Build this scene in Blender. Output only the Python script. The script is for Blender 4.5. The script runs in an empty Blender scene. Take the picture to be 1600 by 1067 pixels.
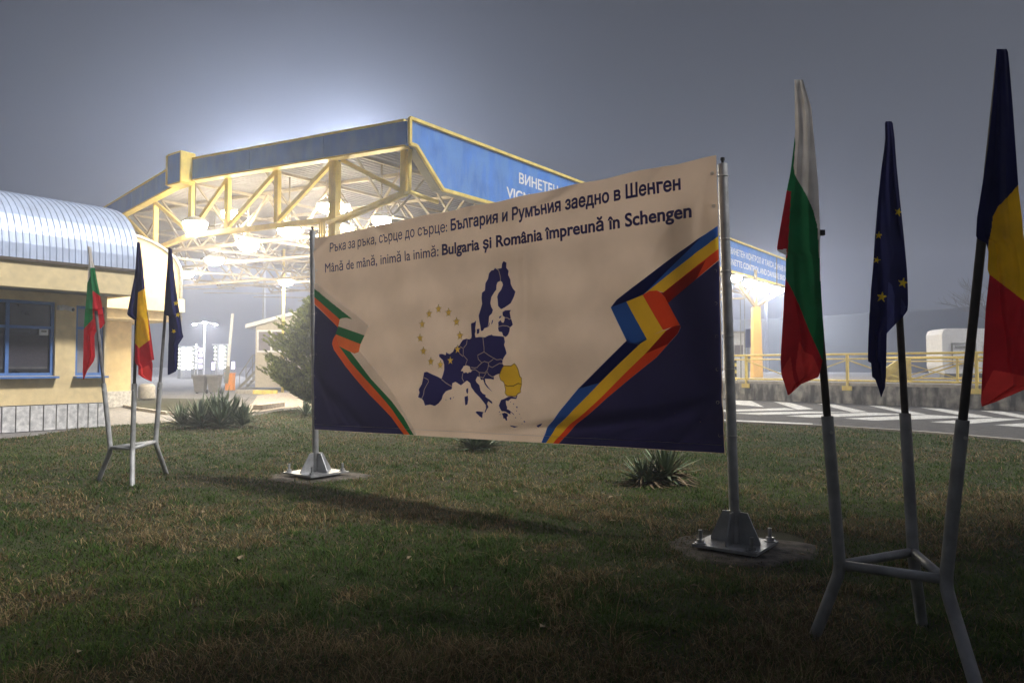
import bpy, bmesh, math, random
import numpy as np
from mathutils import Vector, Matrix, geometry
random.seed(7)
RNG = np.random.default_rng(7)
SC = bpy.context.scene
COL = SC.collection
R = math.radians

# ------------------------------------------------------------------ camera
F, CX, CY, HZ, EYE = 1130.0, 800.0, 533.5, 571.0, 1.6
PITCH = math.atan((HZ - CY) / F)
cam = bpy.data.cameras.new('camera')
cam.sensor_width = 36.0
cam.lens = F / 1600.0 * 36.0
cam.clip_start = 0.05
cam.clip_end = 1000.0
camo = bpy.data.objects.new('camera', cam)
camo.location = (0, 0, EYE)
camo.rotation_euler = (math.pi / 2 + PITCH, 0, 0)
COL.objects.link(camo)
SC.camera = camo

# ------------------------------------------------------------------ sky, moon-like sun, exposure
SUN_AZ = Vector((0.95, -0.30, 0)).normalized()          # horizontal direction towards the light
SUN_EL = R(50)
w = bpy.data.worlds.new('World')
SC.world = w
w.use_nodes = True
wn = w.node_tree
wn.nodes.clear()
sky = wn.nodes.new('ShaderNodeTexSky')
sky.sky_type = 'NISHITA'
sky.sun_disc = False
sky.sun_elevation = SUN_EL
sky.sun_rotation = math.atan2(SUN_AZ.x, SUN_AZ.y)
sky.dust_density = 3.0
hs = wn.nodes.new('ShaderNodeHueSaturation')
hs.inputs['Saturation'].default_value = 0.45
bg = wn.nodes.new('ShaderNodeBackground')
bg.inputs['Strength'].default_value = 0.006
wo = wn.nodes.new('ShaderNodeOutputWorld')
wn.links.new(sky.outputs[0], hs.inputs['Color'])
wn.links.new(hs.outputs[0], bg.inputs[0])
wn.links.new(bg.outputs[0], wo.inputs[0])

sl = bpy.data.lights.new('moon_light', 'SUN')
sl.energy = 2.45
sl.angle = R(7)
sl.color = (1.0, 0.96, 0.9)
so = bpy.data.objects.new('moon_light', sl)
d_ = Vector((SUN_AZ.x * math.cos(SUN_EL), SUN_AZ.y * math.cos(SUN_EL), math.sin(SUN_EL)))
so.rotation_euler = (-d_).to_track_quat('-Z', 'Y').to_euler()
so.location = d_ * 60
COL.objects.link(so)

SC.view_settings.view_transform = 'Standard'
SC.view_settings.look = 'None'
SC.view_settings.exposure = 1.0
SC.view_settings.gamma = 1.0
SC.render.engine = 'CYCLES'
SC.cycles.use_denoising = True
SC.cycles.max_bounces = 8
SC.cycles.diffuse_bounces = 3
SC.cycles.glossy_bounces = 2
SC.cycles.transmission_bounces = 4
SC.cycles.volume_bounces = 1
SC.cycles.transparent_max_bounces = 8
SC.cycles.sample_clamp_indirect = 6.0
SC.cycles.use_light_tree = True
LAMP = 140.0          # radiance of the canopy floodlights
HAZE = 0.0048

# ------------------------------------------------------------------ helpers
FWD = Vector((0, math.cos(PITCH), math.sin(PITCH)))
UPV = Vector((0, -math.sin(PITCH), math.cos(PITCH)))
def ray(px, py):
    return FWD + Vector((1, 0, 0)) * ((px - CX) / F) + UPV * ((CY - py) / F)
def P(px, py, d):                       # survey: the point at distance d seen in that direction
    r = ray(px, py)
    return Vector((0, 0, EYE)) + r * (d / r.y)
def G(px, py, z=0.0):                   # survey: the point on the level z
    r = ray(px, py)
    return Vector((0, 0, EYE)) + r * ((z - EYE) / r.z)

OFF = {}
Zv = Vector((0, 0, 1))
class MB:
    def __init__(s): s.v = []; s.f = []; s.m = []
    def add(s, vs, fs, m=0):
        n = len(s.v)
        s.v += [tuple(v) for v in vs]
        for f in fs: s.f.append(tuple(i + n for i in f)); s.m.append(m)
        return s
    def box(s, c, size, ax=None, m=0):
        c = Vector(c); X, Y, Z = ax or (Vector((1, 0, 0)), Vector((0, 1, 0)), Vector((0, 0, 1)))
        a, b, h = size[0] / 2, size[1] / 2, size[2] / 2
        vs = [c + X * i * a + Y * j * b + Z * k * h for k in (-1, 1) for j in (-1, 1) for i in (-1, 1)]
        return s.add(vs, [(0, 2, 3, 1), (4, 5, 7, 6), (0, 1, 5, 4), (2, 6, 7, 3), (0, 4, 6, 2), (1, 3, 7, 5)], m)
    def bar(s, p, q, wd, ht, up=None, m=0):
        p, q = Vector(p), Vector(q); Z = (q - p); L = Z.length; Z = Z / L
        up = Vector(up) if up is not None else (Vector((0, 0, 1)) if abs(Z.z) < 0.95 else Vector((0, 1, 0)))
        X = Z.cross(up).normalized(); Y = X.cross(Z).normalized()
        return s.box((p + q) / 2, (wd, ht, L), (X, Y, Z), m)
    def tube(s, pts, rad, n=12, m=0, caps=True):
        pts = [Vector(p) for p in pts]; k = len(pts)
        rs = rad if isinstance(rad, (list, tuple)) else [rad] * k
        T = []
        for i in range(k):
            a = pts[max(i - 1, 0)]; b = pts[min(i + 1, k - 1)]; T.append((b - a).normalized())
        ref = Vector((0, 0, 1)) if abs(T[0].z) < 0.9 else Vector((1, 0, 0))
        X = T[0].cross(ref).normalized(); vs = []
        for i in range(k):
            X = (X - T[i] * X.dot(T[i])).normalized(); Y = T[i].cross(X)
            for j in range(n):
                a = 2 * math.pi * j / n
                vs.append(pts[i] + (X * math.cos(a) + Y * math.sin(a)) * rs[i])
        fs = [(i * n + j, i * n + (j + 1) % n, (i + 1) * n + (j + 1) % n, (i + 1) * n + j) for i in range(k - 1) for j in range(n)]
        if caps: fs += [tuple(range(n - 1, -1, -1)), tuple(range((k - 1) * n, k * n))]
        return s.add(vs, fs, m)
    def ring(s, c, axis, rad, r, n=18, q=6, m=0):
        c = Vector(c); Z = Vector(axis).normalized(); ref = Vector((0, 0, 1)) if abs(Z.z) < .9 else Vector((1, 0, 0))
        X = Z.cross(ref).normalized(); Y = Z.cross(X); vs = []
        for i in range(n):
            a = 2 * math.pi * i / n; D = X * math.cos(a) + Y * math.sin(a)
            for j in range(q):
                b = 2 * math.pi * j / q
                vs.append(c + D * (rad + r * math.cos(b)) + Z * r * math.sin(b))
        return s.add(vs, [(i * q + j, ((i + 1) % n) * q + j, ((i + 1) % n) * q + (j + 1) % q, i * q + (j + 1) % q) for i in range(n) for j in range(q)], m)
    def prism(s, poly, vec, m=0):       # polygon (3D, planar) pushed along vec
        vec = Vector(vec); a = [Vector(p) for p in poly]; n = len(a)
        return s.add(a + [p + vec for p in a], [tuple(range(n)), tuple(range(2 * n - 1, n - 1, -1))] + [(i, i + n, (i + 1) % n + n, (i + 1) % n) for i in range(n)], m)
    def build(s, name, mats, parent=None, smooth=False, fix=True):
        off = OFF.get(parent.name, Vector()) if parent else Vector()
        me = bpy.data.meshes.new(name)
        me.from_pydata([(v[0] - off[0], v[1] - off[1], v[2] - off[2]) for v in s.v], [], s.f)
        mats = mats if isinstance(mats, (list, tuple)) else [mats]
        for x in mats: me.materials.append(x)
        me.polygons.foreach_set('material_index', s.m)
        if fix:
            b = bmesh.new(); b.from_mesh(me); bmesh.ops.recalc_face_normals(b, faces=b.faces); b.to_mesh(me); b.free()
        if smooth:
            me.polygons.foreach_set('use_smooth', [True] * len(me.polygons))
        o = bpy.data.objects.new(name, me); COL.objects.link(o)
        if parent: o.parent = parent
        OFF[o.name] = off
        return o

def tag(o, label, cat, group=None):
    o['label'] = label; o['category'] = cat
    if group: o['group'] = group
    return o
def struct(o, kind='structure'):
    o['kind'] = kind; return o
def thing(name, label, cat, loc, group=None):
    o = bpy.data.objects.new(name, None); COL.objects.link(o)
    o.location = loc; o.empty_display_size = .2
    OFF[o.name] = Vector(loc)
    return tag(o, label, cat, group)
def copy_tree(o, parent=None):
    c = o.copy(); COL.objects.link(c)
    if parent: c.parent = parent
    for ch in list(o.children): copy_tree(ch, c)
    return c
def smooth_by_angle(o, deg=35):
    me = o.data
    me.polygons.foreach_set('use_smooth', [True] * len(me.polygons))
    me.set_sharp_from_angle(angle=R(deg))
    return o

# ------------------------------------------------------------------ materials
def mat(name, col, rough=.6, metal=0.0, var=0.12, scale=6.0, bump=0.0, bscale=40.0, col2=None, trans=0.0, emit=0.0, spec=.4, stain=None):
    m = bpy.data.materials.new(name); m.use_nodes = True
    t = m.node_tree; b = t.nodes['Principled BSDF']
    b.inputs['Roughness'].default_value = rough; b.inputs['Metallic'].default_value = metal
    b.inputs['Specular IOR Level'].default_value = spec
    tc = t.nodes.new('ShaderNodeTexCoord')
    n = t.nodes.new('ShaderNodeTexNoise'); n.inputs['Scale'].default_value = scale; n.inputs['Detail'].default_value = 6
    t.links.new(tc.outputs['Object'], n.inputs['Vector'])
    mx = t.nodes.new('ShaderNodeMix'); mx.data_type = 'RGBA'
    c2 = col2 or tuple(max(0, c * (1 - var * 2.2)) for c in col); c1 = tuple(min(1, c * (1 + var)) for c in col)
    mx.inputs[6].default_value = (*c1, 1); mx.inputs[7].default_value = (*c2, 1)
    cr = t.nodes.new('ShaderNodeMapRange'); cr.inputs[1].default_value = .32; cr.inputs[2].default_value = .68
    t.links.new(n.outputs[0], cr.inputs[0]); t.links.new(cr.outputs[0], mx.inputs[0])
    out = mx.outputs[2]
    if stain:                              # run-off streaks: (colour, strength)
        mp = t.nodes.new('ShaderNodeMapping'); mp.inputs['Scale'].default_value = (1.5, 1.5, .45)
        t.links.new(tc.outputs['Object'], mp.inputs[0])
        n3 = t.nodes.new('ShaderNodeTexNoise'); n3.inputs['Scale'].default_value = 2.2; n3.inputs['Detail'].default_value = 7
        t.links.new(mp.outputs[0], n3.inputs['Vector'])
        r3 = t.nodes.new('ShaderNodeMapRange'); r3.inputs[1].default_value = .42; r3.inputs[2].default_value = .60; r3.inputs[4].default_value = stain[1]
        t.links.new(n3.outputs[0], r3.inputs[0])
        m3 = t.nodes.new('ShaderNodeMix'); m3.data_type = 'RGBA'
        t.links.new(r3.outputs[0], m3.inputs[0]); t.links.new(out, m3.inputs[6]); m3.inputs[7].default_value = (*stain[0], 1)
        out = m3.outputs[2]
    t.links.new(out, b.inputs['Base Color'])
    if bump:
        n2 = t.nodes.new('ShaderNodeTexNoise'); n2.inputs['Scale'].default_value = bscale; n2.inputs['Detail'].default_value = 5
        t.links.new(tc.outputs['Object'], n2.inputs['Vector'])
        bp = t.nodes.new('ShaderNodeBump'); bp.inputs['Strength'].default_value = bump; bp.inputs['Distance'].default_value = .02
        t.links.new(n2.outputs[0], bp.inputs['Height']); t.links.new(bp.outputs[0], b.inputs['Normal'])
    if emit:
        b.inputs['Emission Color'].default_value = (*col, 1); b.inputs['Emission Strength'].default_value = emit
    if trans:
        tr = t.nodes.new('ShaderNodeBsdfTranslucent'); ms = t.nodes.new('ShaderNodeMixShader')
        ms.inputs[0].default_value = trans; t.links.new(out, tr.inputs['Color'])
        t.links.new(b.outputs[0], ms.inputs[1]); t.links.new(tr.outputs[0], ms.inputs[2])
        t.links.new(ms.outputs[0], t.nodes['Material Output'].inputs[0])
    return m
def glow(name, col, e):
    m = bpy.data.materials.new(name); m.use_nodes = True; t = m.node_tree; t.nodes.clear()
    em = t.nodes.new('ShaderNodeEmission'); em.inputs[0].default_value = (*col, 1); em.inputs[1].default_value = e
    o = t.nodes.new('ShaderNodeOutputMaterial'); t.links.new(em.outputs[0], o.inputs[0]); return m

M = {}
M['galv'] = mat('galvanised_steel', (.42, .43, .45), .45, .7, .12, 9, .15, 60)
M['post'] = mat('painted_grey_tube', (.40, .41, .42), .5, .2, .15, 8, .1, 50)
M['darkpole'] = mat('dark_flagpole', (.05, .045, .04), .5, .1, .2, 9)
M['ltpole'] = mat('grey_flagpole', (.16, .16, .17), .45, .2, .2, 9)
M['yellow'] = mat('yellow_steel_paint', (.84, .67, .17), .5, 0, .08, 2.5, stain=((.52, .36, .10), .35))
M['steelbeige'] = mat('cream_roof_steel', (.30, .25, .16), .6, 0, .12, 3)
M['bluefascia'] = mat('blue_fascia_panel', (.07, .22, .64), .55, 0, .08, 1.2, stain=((.13, .28, .58), .6))
M['deck'] = mat('corrugated_ceiling', (.20, .19, .185), .6, .1, .1, 2)
M['greyflash'] = mat('grey_flashing', (.25, .25, .22), .6, 0, .1, 3)
M['white'] = mat('white_paint', (.78, .78, .78), .5, 0, .04, 5)
M['lampbody'] = mat('lamp_housing', (.75, .74, .7), .5, .3)
M['roofmetal'] = mat('pale_blue_metal_roof', (.54, .63, .82), .42, .25, .07, 3, stain=((.5, .56, .7), .35))
M['wall'] = mat('yellow_render', (.80, .64, .36), .85, 0, .06, 5, .25, 120, stain=((.62, .46, .24), .25))
M['fascia'] = mat('cream_render_band', (.78, .64, .38), .85, 0, .06, 6, .25, 120)
M['soffit'] = mat('grey_soffit', (.42, .41, .38), .8, 0, .06, 5)
M['brown'] = mat('brown_gutter_strip', (.10, .08, .06), .6)
M['bluef'] = mat('blue_window_frame', (.09, .2, .5), .45, 0, .06, 5)
M['glass'] = mat('dark_window_glass', (.03, .032, .036), .12, 0, .3, 2, spec=.6)
M['glasspale'] = mat('pale_window_glass', (.32, .31, .31), .15, 0, .1, 2, spec=.6)
M['glasskiosk'] = mat('grey_booth_glass', (.22, .2, .22), .15, 0, .1, 2, spec=.6)
M['marble'] = mat('white_marble_slab', (.68, .67, .66), .6, 0, .1, 9, .1, 60, col2=(.40, .40, .41))
M['joint'] = mat('dark_joint', (.11, .11, .11), .9)
M['asphalt'] = mat('asphalt', (.075, .073, .072), .85, 0, .2, 5, .4, 150)
M['plaza'] = mat('pale_concrete_yard', (.15, .145, .145), .85, 0, .15, 1.2, .2, 60)
M['roadpaint'] = mat('worn_white_road_paint', (.62, .62, .60), .7, 0, .1, 8, col2=(.34, .34, .33))
M['concrete'] = mat('weathered_concrete', (.36, .345, .32), .9, 0, .25, 3, .4, 30, stain=((.06, .058, .05), .95))
M['pad'] = mat('concrete_pad', (.11, .095, .08), .9, 0, .4, 7, .8, 30)
M['cope'] = mat('pale_concrete', (.42, .39, .35), .9, 0, .12, 6, .2, 60)
M['kioskwall'] = mat('beige_booth_panel', (.52, .47, .38), .7, 0, .05, 4)
M['orange'] = mat('orange_paint', (.85, .32, .06), .5, 0, .06, 4)
M['orangecol'] = mat('orange_column_paint', (.80, .48, .14), .55, 0, .08, 2)
M['bin'] = mat('grey_bin_plastic', (.16, .155, .15), .5, 0, .1, 4)
M['bark'] = mat('bark', (.09, .065, .045), .9, 0, .2, 20, .5, 60)
M['twig'] = mat('bare_twig', (.10, .09, .08), .9)
M['leafA'] = mat('conifer_needle', (.22, .26, .06), .7, 0, .25, 3, trans=.25)
M['leafB'] = mat('conifer_needle_dark', (.11, .145, .04), .7, 0, .25, 3, trans=.25)
M['yuccaA'] = mat('yucca_leaf', (.10, .15, .085), .45, 0, .2, 3)
M['yuccaB'] = mat('yucca_leaf_pale', (.24, .29, .18), .45, 0, .2, 3)
M['yuccadry'] = mat('yucca_leaf_dry', (.20, .15, .09), .8, 0, .2, 3)
M['black'] = mat('black_plastic', (.015, .015, .015), .5)
M['tie'] = mat('white_cable_tie', (.6, .6, .58), .4)
M['hill'] = mat('dark_embankment', (.022, .023, .022), .95, 0, .2, .15)
M['stripeblack'] = mat('black_stripe_paint', (.02, .02, .02), .6)
M['navysign'] = mat('navy_sign', (.05, .07, .18), .5)
# banner inks
BT = .47
for k, c in dict(beige=(.80, .61, .47), navy=(.040, .046, .18), ink=(.04, .035, .16), map=(.04, .045, .25), line=(.55, .52, .56),
                 bgwhite=(.95, .95, .95), bggreen=(.02, .24, .09), bgred=(.92, .19, .05), roblue=(.03, .14, .62), robluedk=(.02, .035, .18),
                 royellow=(.95, .72, .06), rored=(.85, .10, .03), roreddk=(.42, .05, .02), star=(.98, .80, .22), staredge=(.16, .11, .05),
                 gold=(.95, .74, .07), goldedge=(.3, .2, .05)).items():
    M['p_' + k] = mat('print_' + k, c, .62, 0, .035, 3, .04, 300, trans=BT if k == 'beige' else .78)
for k, c in dict(white=(.80, .78, .78), green=(.02, .22, .08), red=(.58, .022, .035), blue=(.012, .015, .10), yellow=(.85, .50, .015), star=(.8, .6, .04), redthin_lit=(.80, .06, .06), bluethin_lit=(.05, .06, .22)).items():
    M['f_' + k] = mat('flag_' + k, c, .8, 0, .08, 8, .05, 400, trans={'blue': .2, 'white': .68, 'redthin_lit': .7, 'bluethin_lit': .7}.get(k, .5), spec=.15)  # thin red and blue: backlit glow of single-layer cloth put into the colour

# ------------------------------------------------------------------ ground, road, paths
def sheet(name, pts, z, m, parent=None):
    b = MB(); v = [Vector((p[0], p[1], z)) for p in pts]
    tri = geometry.tessellate_polygon([v]); b.add(v, [tuple(t) for t in tri])
    o = b.build(name, m, parent)
    for p in o.data.polygons:
        if p.normal.z < 0: p.flip()
    return o
def gp(lst): return [G(x, y, -.02).xy for x, y in lst]

struct(sheet('ground', [(-400, -60), (400, -60), (400, 600), (-400, 600)], -.045, M['plaza']))
LAWN = [G(x, y, 0).xy for x, y in [(0, 686), (60, 680), (130, 669), (190, 664), (255, 660), (290, 656), (345, 653), (400, 649), (440, 641), (500, 637), (700, 640), (950, 650), (1140, 661), (1300, 668), (1450, 678), (1600, 691)]]
LAWN = [Vector((-30, -10)), Vector((-30, 9))] + [Vector((LAWN[0].x - 8, LAWN[0].y - 8.6))] + LAWN + [Vector((22, 10)), Vector((22, -10))]
struct(sheet('lawn', LAWN, 0.0, mat('lawn_soil', (.026, .032, .010), .95, 0, .4, 1.3, .8, 90, col2=(.034, .026, .012))))
def noise2(x, y, s, seed):
    rg = np.random.default_rng(seed); g = rg.random((64, 64))
    x = x / s + 1000.3; y = y / s + 1000.7
    xi = np.floor(x).astype(int); yi = np.floor(y).astype(int); fx = x - xi; fy = y - yi
    fx = fx * fx * (3 - 2 * fx); fy = fy * fy * (3 - 2 * fy)
    a = g[xi % 64, yi % 64]; b = g[(xi + 1) % 64, yi % 64]; c = g[xi % 64, (yi + 1) % 64]; d = g[(xi + 1) % 64, (yi + 1) % 64]
    return (a * (1 - fx) + b * fx) * (1 - fy) + (c * (1 - fx) + d * fx) * fy
def inpoly(x, y, poly):
    r = np.zeros(x.shape, bool); n = len(poly)
    for i in range(n):
        x1, y1 = poly[i]; x2, y2 = poly[(i + 1) % n]
        if y1 == y2: continue
        c = ((y1 > y) != (y2 > y)) & (x < (x2 - x1) * (y - y1) / (y2 - y1) + x1)
        r ^= c
    return r

# far side: yard strips seen on the left
struct(sheet('brick_path', gp([(-300, 740), (-80, 692), (0, 690), (60, 683), (130, 672), (190, 667), (255, 663), (292, 658), (345, 654), (402, 650), (402, 646), (330, 648), (262, 646), (215, 640), (172, 630), (150, 630), (0, 640), (-300, 660)]), -.02,
      mat('grey_brick_paving', (.23, .22, .215), .85, 0, .2, 9, .5, 25)))
PATCH = gp([(150, 626), (205, 640), (265, 643), (330, 641), (345, 632), (330, 624), (250, 622), (180, 620)])
struct(sheet('grass_patch', PATCH, -.012, bpy.data.materials['lawn_soil']))
struct(sheet('footpath', gp([(352, 648), (400, 645), (440, 638), (500, 634), (560, 634), (560, 615), (430, 613), (402, 618), (395, 630)]), -.016, mat('pinkish_paving', (.36, .31, .27), .85, 0, .12, 5, .3, 40)))
b = MB(); b.bar(G(403, 637, .06), G(438, 632, .06), .35, .2); tag(b.build('kerb_stone', M['cope']), 'loose grey concrete kerb length lying on the pinkish paving beside the round conifer', 'kerb stone')
b = MB()
pts = [G(172, 629, .02), G(215, 639, .02), G(262, 646, .02), G(330, 648, .02)]
for p, q in zip(pts, pts[1:]): b.bar(p, q, .12, .12)
struct(b.build('path_kerb', M['cope']))
b = MB(); b.bar(G(372, 612, .06), G(398, 612.5, .06), .4, .25, m=0); b.bar(G(398.5, 612.5, .06), G(430, 613, .06), .4, .25, m=1)
struct(b.build('island_kerb', [M['cope'], M['yellow']]))

ROAD = [G(1040, 650, 0).xy, G(1140, 659, 0).xy, G(1300, 666, 0).xy, G(1450, 676, 0).xy, G(1600, 689, 0).xy, Vector((23, 12)), Vector((40, 6)), Vector((60, 20)), G(1600, 641, 0).xy + Vector((1, 1)), G(1130, 622, 0).xy + Vector((1, 1)), G(960, 615, 0).xy]
struct(sheet('road', ROAD, -.025, M['asphalt']))
b = MB(); lp = [G(x, y, .0) for x, y in [(1140, 660), (1300, 667), (1450, 677), (1600, 690)]]
for p, q in zip(lp, lp[1:]): b.bar(p + Vector((.05, .1, 0)), q + Vector((.05, .1, 0)), .14, .07)
struct(b.build('road_kerb', M['cope']))
def rc(l): return [(1130 + x / 3.404, 600 + y / 3.404) for x, y in l]
ZEB = [[(10, 84), (150, 89), (218, 122), (60, 108)], [(265, 92), (352, 98), (480, 133), (400, 137)], [(495, 102), (590, 108), (770, 148), (690, 150)],
       [(765, 112), (850, 118), (1080, 160), (1000, 163)], [(1045, 124), (1150, 129), (1440, 177), (1340, 179)], [(1365, 140), (1490, 146), (1700, 184), (1600, 182)],
       [(0, 137), (330, 127), (398, 137), (0, 147)], [(40, 154), (440, 145), (690, 150), (190, 163)], [(330, 168), (770, 151), (1000, 160), (470, 178)],
       [(640, 182), (1080, 163), (1340, 177), (800, 193)], [(1100, 201), (1440, 180), (1600, 186), (1290, 212)], [(1440, 216), (1700, 203), (1800, 215), (1640, 231)],
       [(0, 188), (475, 209), (475, 214), (0, 194)]]
b = MB()
for k, q in enumerate(ZEB):
    v = [G(x, y, -.018) for x, y in rc(q)]; b.add(v, [(0, 1, 2, 3)])
struct(b.build('road_markings', M['roadpaint']))

# ------------------------------------------------------------------ grass blades
NB = 640000
ang = RNG.uniform(-math.radians(42), math.radians(42), NB)
rr = 1.6 * (32 / 1.6) ** (RNG.random(NB) ** .80)
gx = rr * np.sin(ang); gy = rr * np.cos(ang) - .3
ok = inpoly(gx, gy, [(p[0], p[1]) for p in LAWN])
PADR = G(1170, 845, 0); PADL = G(494, 743, 0.0)
for pc, ra in ((PADR, .52), (PADL, .62)):
    dx = (gx - pc.x) ; dy = (gy - pc.y)
    ok &= (dx * dx + dy * dy) ** .5 > ra * (.8 + .35 * noise2(gx, gy, .25, 5))
gx = gx[ok]; gy = gy[ok]; NB = len(gx); dist = np.hypot(gx, gy)
patch = .5 * noise2(gx, gy, 1.1, 1) + .3 * noise2(gx, gy, .45, 2) + .2 * noise2(gx, gy, .16, 3)
clump = noise2(gx, gy, .22, 4)
dryp = np.clip((patch - .47) * 7 + .5, 0, 1)
greenp = noise2(gx, gy, 2.2, 9)
dry = (RNG.random(NB) < (.06 + .60 * dryp * (.55 + .45 * (gy < 9)))).astype(float)
tint = np.where(dry > .5, .62 + .36 * RNG.random(NB), .05 + .34 * RNG.random(NB) * (.5 + greenp))
hh = (.016 + .034 * RNG.random(NB)) * (.55 + .9 * clump + 1.1 * clump ** 5) * (1 + .25 * (dry > .5))
hh *= 1 + .3 * np.clip((7 - dist) / 5, 0, 1)
ww = (.0018 + .0007 * dist) * RNG.uniform(.6, 1.3, NB)
az = RNG.uniform(0, 2 * math.pi, NB); lean = RNG.uniform(.3, 1.9, NB)
hh *= np.where(RNG.random(NB) < .008, 1.9, 1.0)
fz = az + RNG.uniform(-.6, .6, NB) + math.pi / 2
ux, uy = np.cos(fz), np.sin(fz)
lx, ly = np.cos(az) * lean * hh, np.sin(az) * lean * hh
V = np.zeros((NB, 5, 3), np.float32)
for j, (t, wj) in enumerate(((0, 1), (0, -1), (.55, .8), (.55, -.8), (1, 0))):
    V[:, j, 0] = gx + lx * t ** 1.6 + ux * ww * wj * .5
    V[:, j, 1] = gy + ly * t ** 1.6 + uy * ww * wj * .5
    V[:, j, 2] = hh * (t - .22 * t * t * lean) - .002
base = np.arange(NB) * 5
loops = np.stack([base, base + 1, base + 3, base + 2, base + 2, base + 3, base + 4], 1).ravel()
me = bpy.data.meshes.new('grass'); me.vertices.add(NB * 5); me.vertices.foreach_set('co', V.ravel())
me.loops.add(NB * 7); me.loops.foreach_set('vertex_index', loops.astype(np.int32))
me.polygons.add(NB * 2)
ls = np.stack([np.arange(NB) * 7, np.arange(NB) * 7 + 4], 1).ravel().astype(np.int32)
me.polygons.foreach_set('loop_start', ls)
me.update(calc_edges=True)
at = me.attributes.new('blade_kind', 'FLOAT', 'POINT'); at.data.foreach_set('value', np.repeat(tint, 5).astype(np.float32))
gm = bpy.data.materials.new('grass_blades'); gm.use_nodes = True; t = gm.node_tree
an = t.nodes.new('ShaderNodeAttribute'); an.attribute_name = 'blade_kind'
cr = t.nodes.new('ShaderNodeValToRGB'); e = cr.color_ramp.elements
e[0].position = 0; e[0].color = (.016, .040, .006, 1); e[1].position = 1; e[1].color = (.42, .32, .17, 1)
for p_, c_ in ((.25, (.045, .10, .010)), (.45, (.10, .14, .020)), (.60, (.085, .055, .022)), (.8, (.155, .108, .052))):
    x_ = e.new(p_); x_.color = (*c_, 1)
t.links.new(an.outputs['Fac'], cr.inputs[0]); pb = t.nodes['Principled BSDF']; pb.inputs['Roughness'].default_value = .7; pb.inputs['Specular IOR Level'].default_value = .25
t.links.new(cr.outputs[0], pb.inputs['Base Color'])
tr = t.nodes.new('ShaderNodeBsdfTranslucent'); t.links.new(cr.outputs[0], tr.inputs[0]); ms = t.nodes.new('ShaderNodeMixShader'); ms.inputs[0].default_value = .3
t.links.new(pb.outputs[0], ms.inputs[1]); t.links.new(tr.outputs[0], ms.inputs[2]); t.links.new(ms.outputs[0], t.nodes['Material Output'].inputs[0])
me.materials.append(gm)
go = bpy.data.objects.new('grass', me); COL.objects.link(go); struct(go, 'stuff')

b = MB(); rl = random.Random(11)
for _ in range(120):                     # fallen leaves and bits of straw
    r_ = 2.2 + 14 * rl.random() ** 1.4; a = rl.uniform(-.62, .62); c = Vector((r_ * math.sin(a), r_ * math.cos(a), .035))
    ph = rl.uniform(0, 6.3); L_ = rl.uniform(.018, .045); X = Vector((math.cos(ph), math.sin(ph), rl.uniform(-.3, .3))); Y = Vector((-math.sin(ph), math.cos(ph), rl.uniform(-.4, .4))); k = rl.uniform(.3, .6)
    b.add([c - X * L_, c - X * L_ * .2 + Y * L_ * k + Zv * .01, c + X * L_, c - X * L_ * .2 - Y * L_ * k + Zv * .012], [(0, 1, 2), (0, 2, 3)])
struct(b.build('leaf_litter', mat('dry_leaf', (.27, .21, .13), .8, 0, .3, 5), None, fix=False), 'stuff')

# ------------------------------------------------------------------ border office with the barrel roof
U = Vector((.6078, .7941, 0)); BK = Vector((-.7941, .6078, 0))      # along the facade, and back from it
W0 = G(0, 676, 0)
def wl(px, off=0.0):                     # run along the facade (moved back by off) met in direction px
    o = W0 + BK * off; s = (px - CX) / F
    return (s * o.y - o.x) / (U.x - s * U.y)
def wp(k, off, z): return W0 + U * k + BK * off + Zv * z
def wz(px, py, off=0.0):
    k = wl(px, off); p = W0 + U * k + BK * off; r = ray(px, py); return EYE + r.z * p.y / r.y
office = thing('border_office', 'yellow rendered office with a pale blue barrel metal roof and white stone plinth', 'building', tuple(wp(-2, 2.5, 0)))
K0, K1 = -7.0, wl(166)
ZPL = wz(0, 634.5); ZFB = 3.42; FO = -1.0; ZFT = wz(0, 405, FO); KF = wl(212, FO)
W1 = (wl(-90), wl(86), wz(86, 587), wz(86, 472)); W2 = (wl(118), wl(163), wz(118, 587), wz(118, 477))
b = MB()
def wallrect(k0, k1, z0, z1, th=.3):
    if k1 - k0 > .01 and z1 - z0 > .01: b.box(wp((k0 + k1) / 2, th / 2, (z0 + z1) / 2), (k1 - k0, th, z1 - z0), (U, BK, Zv))
wallrect(K0, W1[0], ZPL, ZFB); wallrect(W1[0], W1[1], ZPL, W1[2]); wallrect(W1[0], W1[1], W1[3], ZFB)
wallrect(W1[1], W2[0], ZPL, ZFB); wallrect(W2[0], W2[1], ZPL, W2[2]); wallrect(W2[0], W2[1], W2[3], ZFB); wallrect(W2[1], K1, ZPL, ZFB)
b.box(wp(K1 - .15, 3.3, (ZPL + ZFB) / 2), (.3, 6.0, ZFB - ZPL), (U, BK, Zv))
b.box(wp((K0 + K1) / 2, 6.2, ZFB / 2), (K1 - K0 - .62, .3, ZFB - .004), (U, BK, Zv))
b.build('wall', M['wall'], office)
b = MB(); b.box(wp((K0 + K1) / 2, .06, ZPL / 2 - .01), (K1 - K0 + .04, .22, ZPL), (U, BK, Zv), 1)
ks = [wl(px) for px in (-70, -46, -22, 2.5, 24.5, 46.5, 67.5, 87.5, 104.5, 121, 137, 152, 166)]
for a, c in zip(ks, ks[1:]): b.box(wp((a + c) / 2, -.07, ZPL / 2 - .01), (c - a - .028, .06, ZPL - .02), (U, BK, Zv), 0)
b.build('plinth', [M['marble'], M['joint']], office)
b = MB(); b.box(wp((K0 + KF) / 2, FO + .12, (ZFB + ZFT) / 2), (KF - K0, .24, ZFT - ZFB), (U, BK, Zv))
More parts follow.
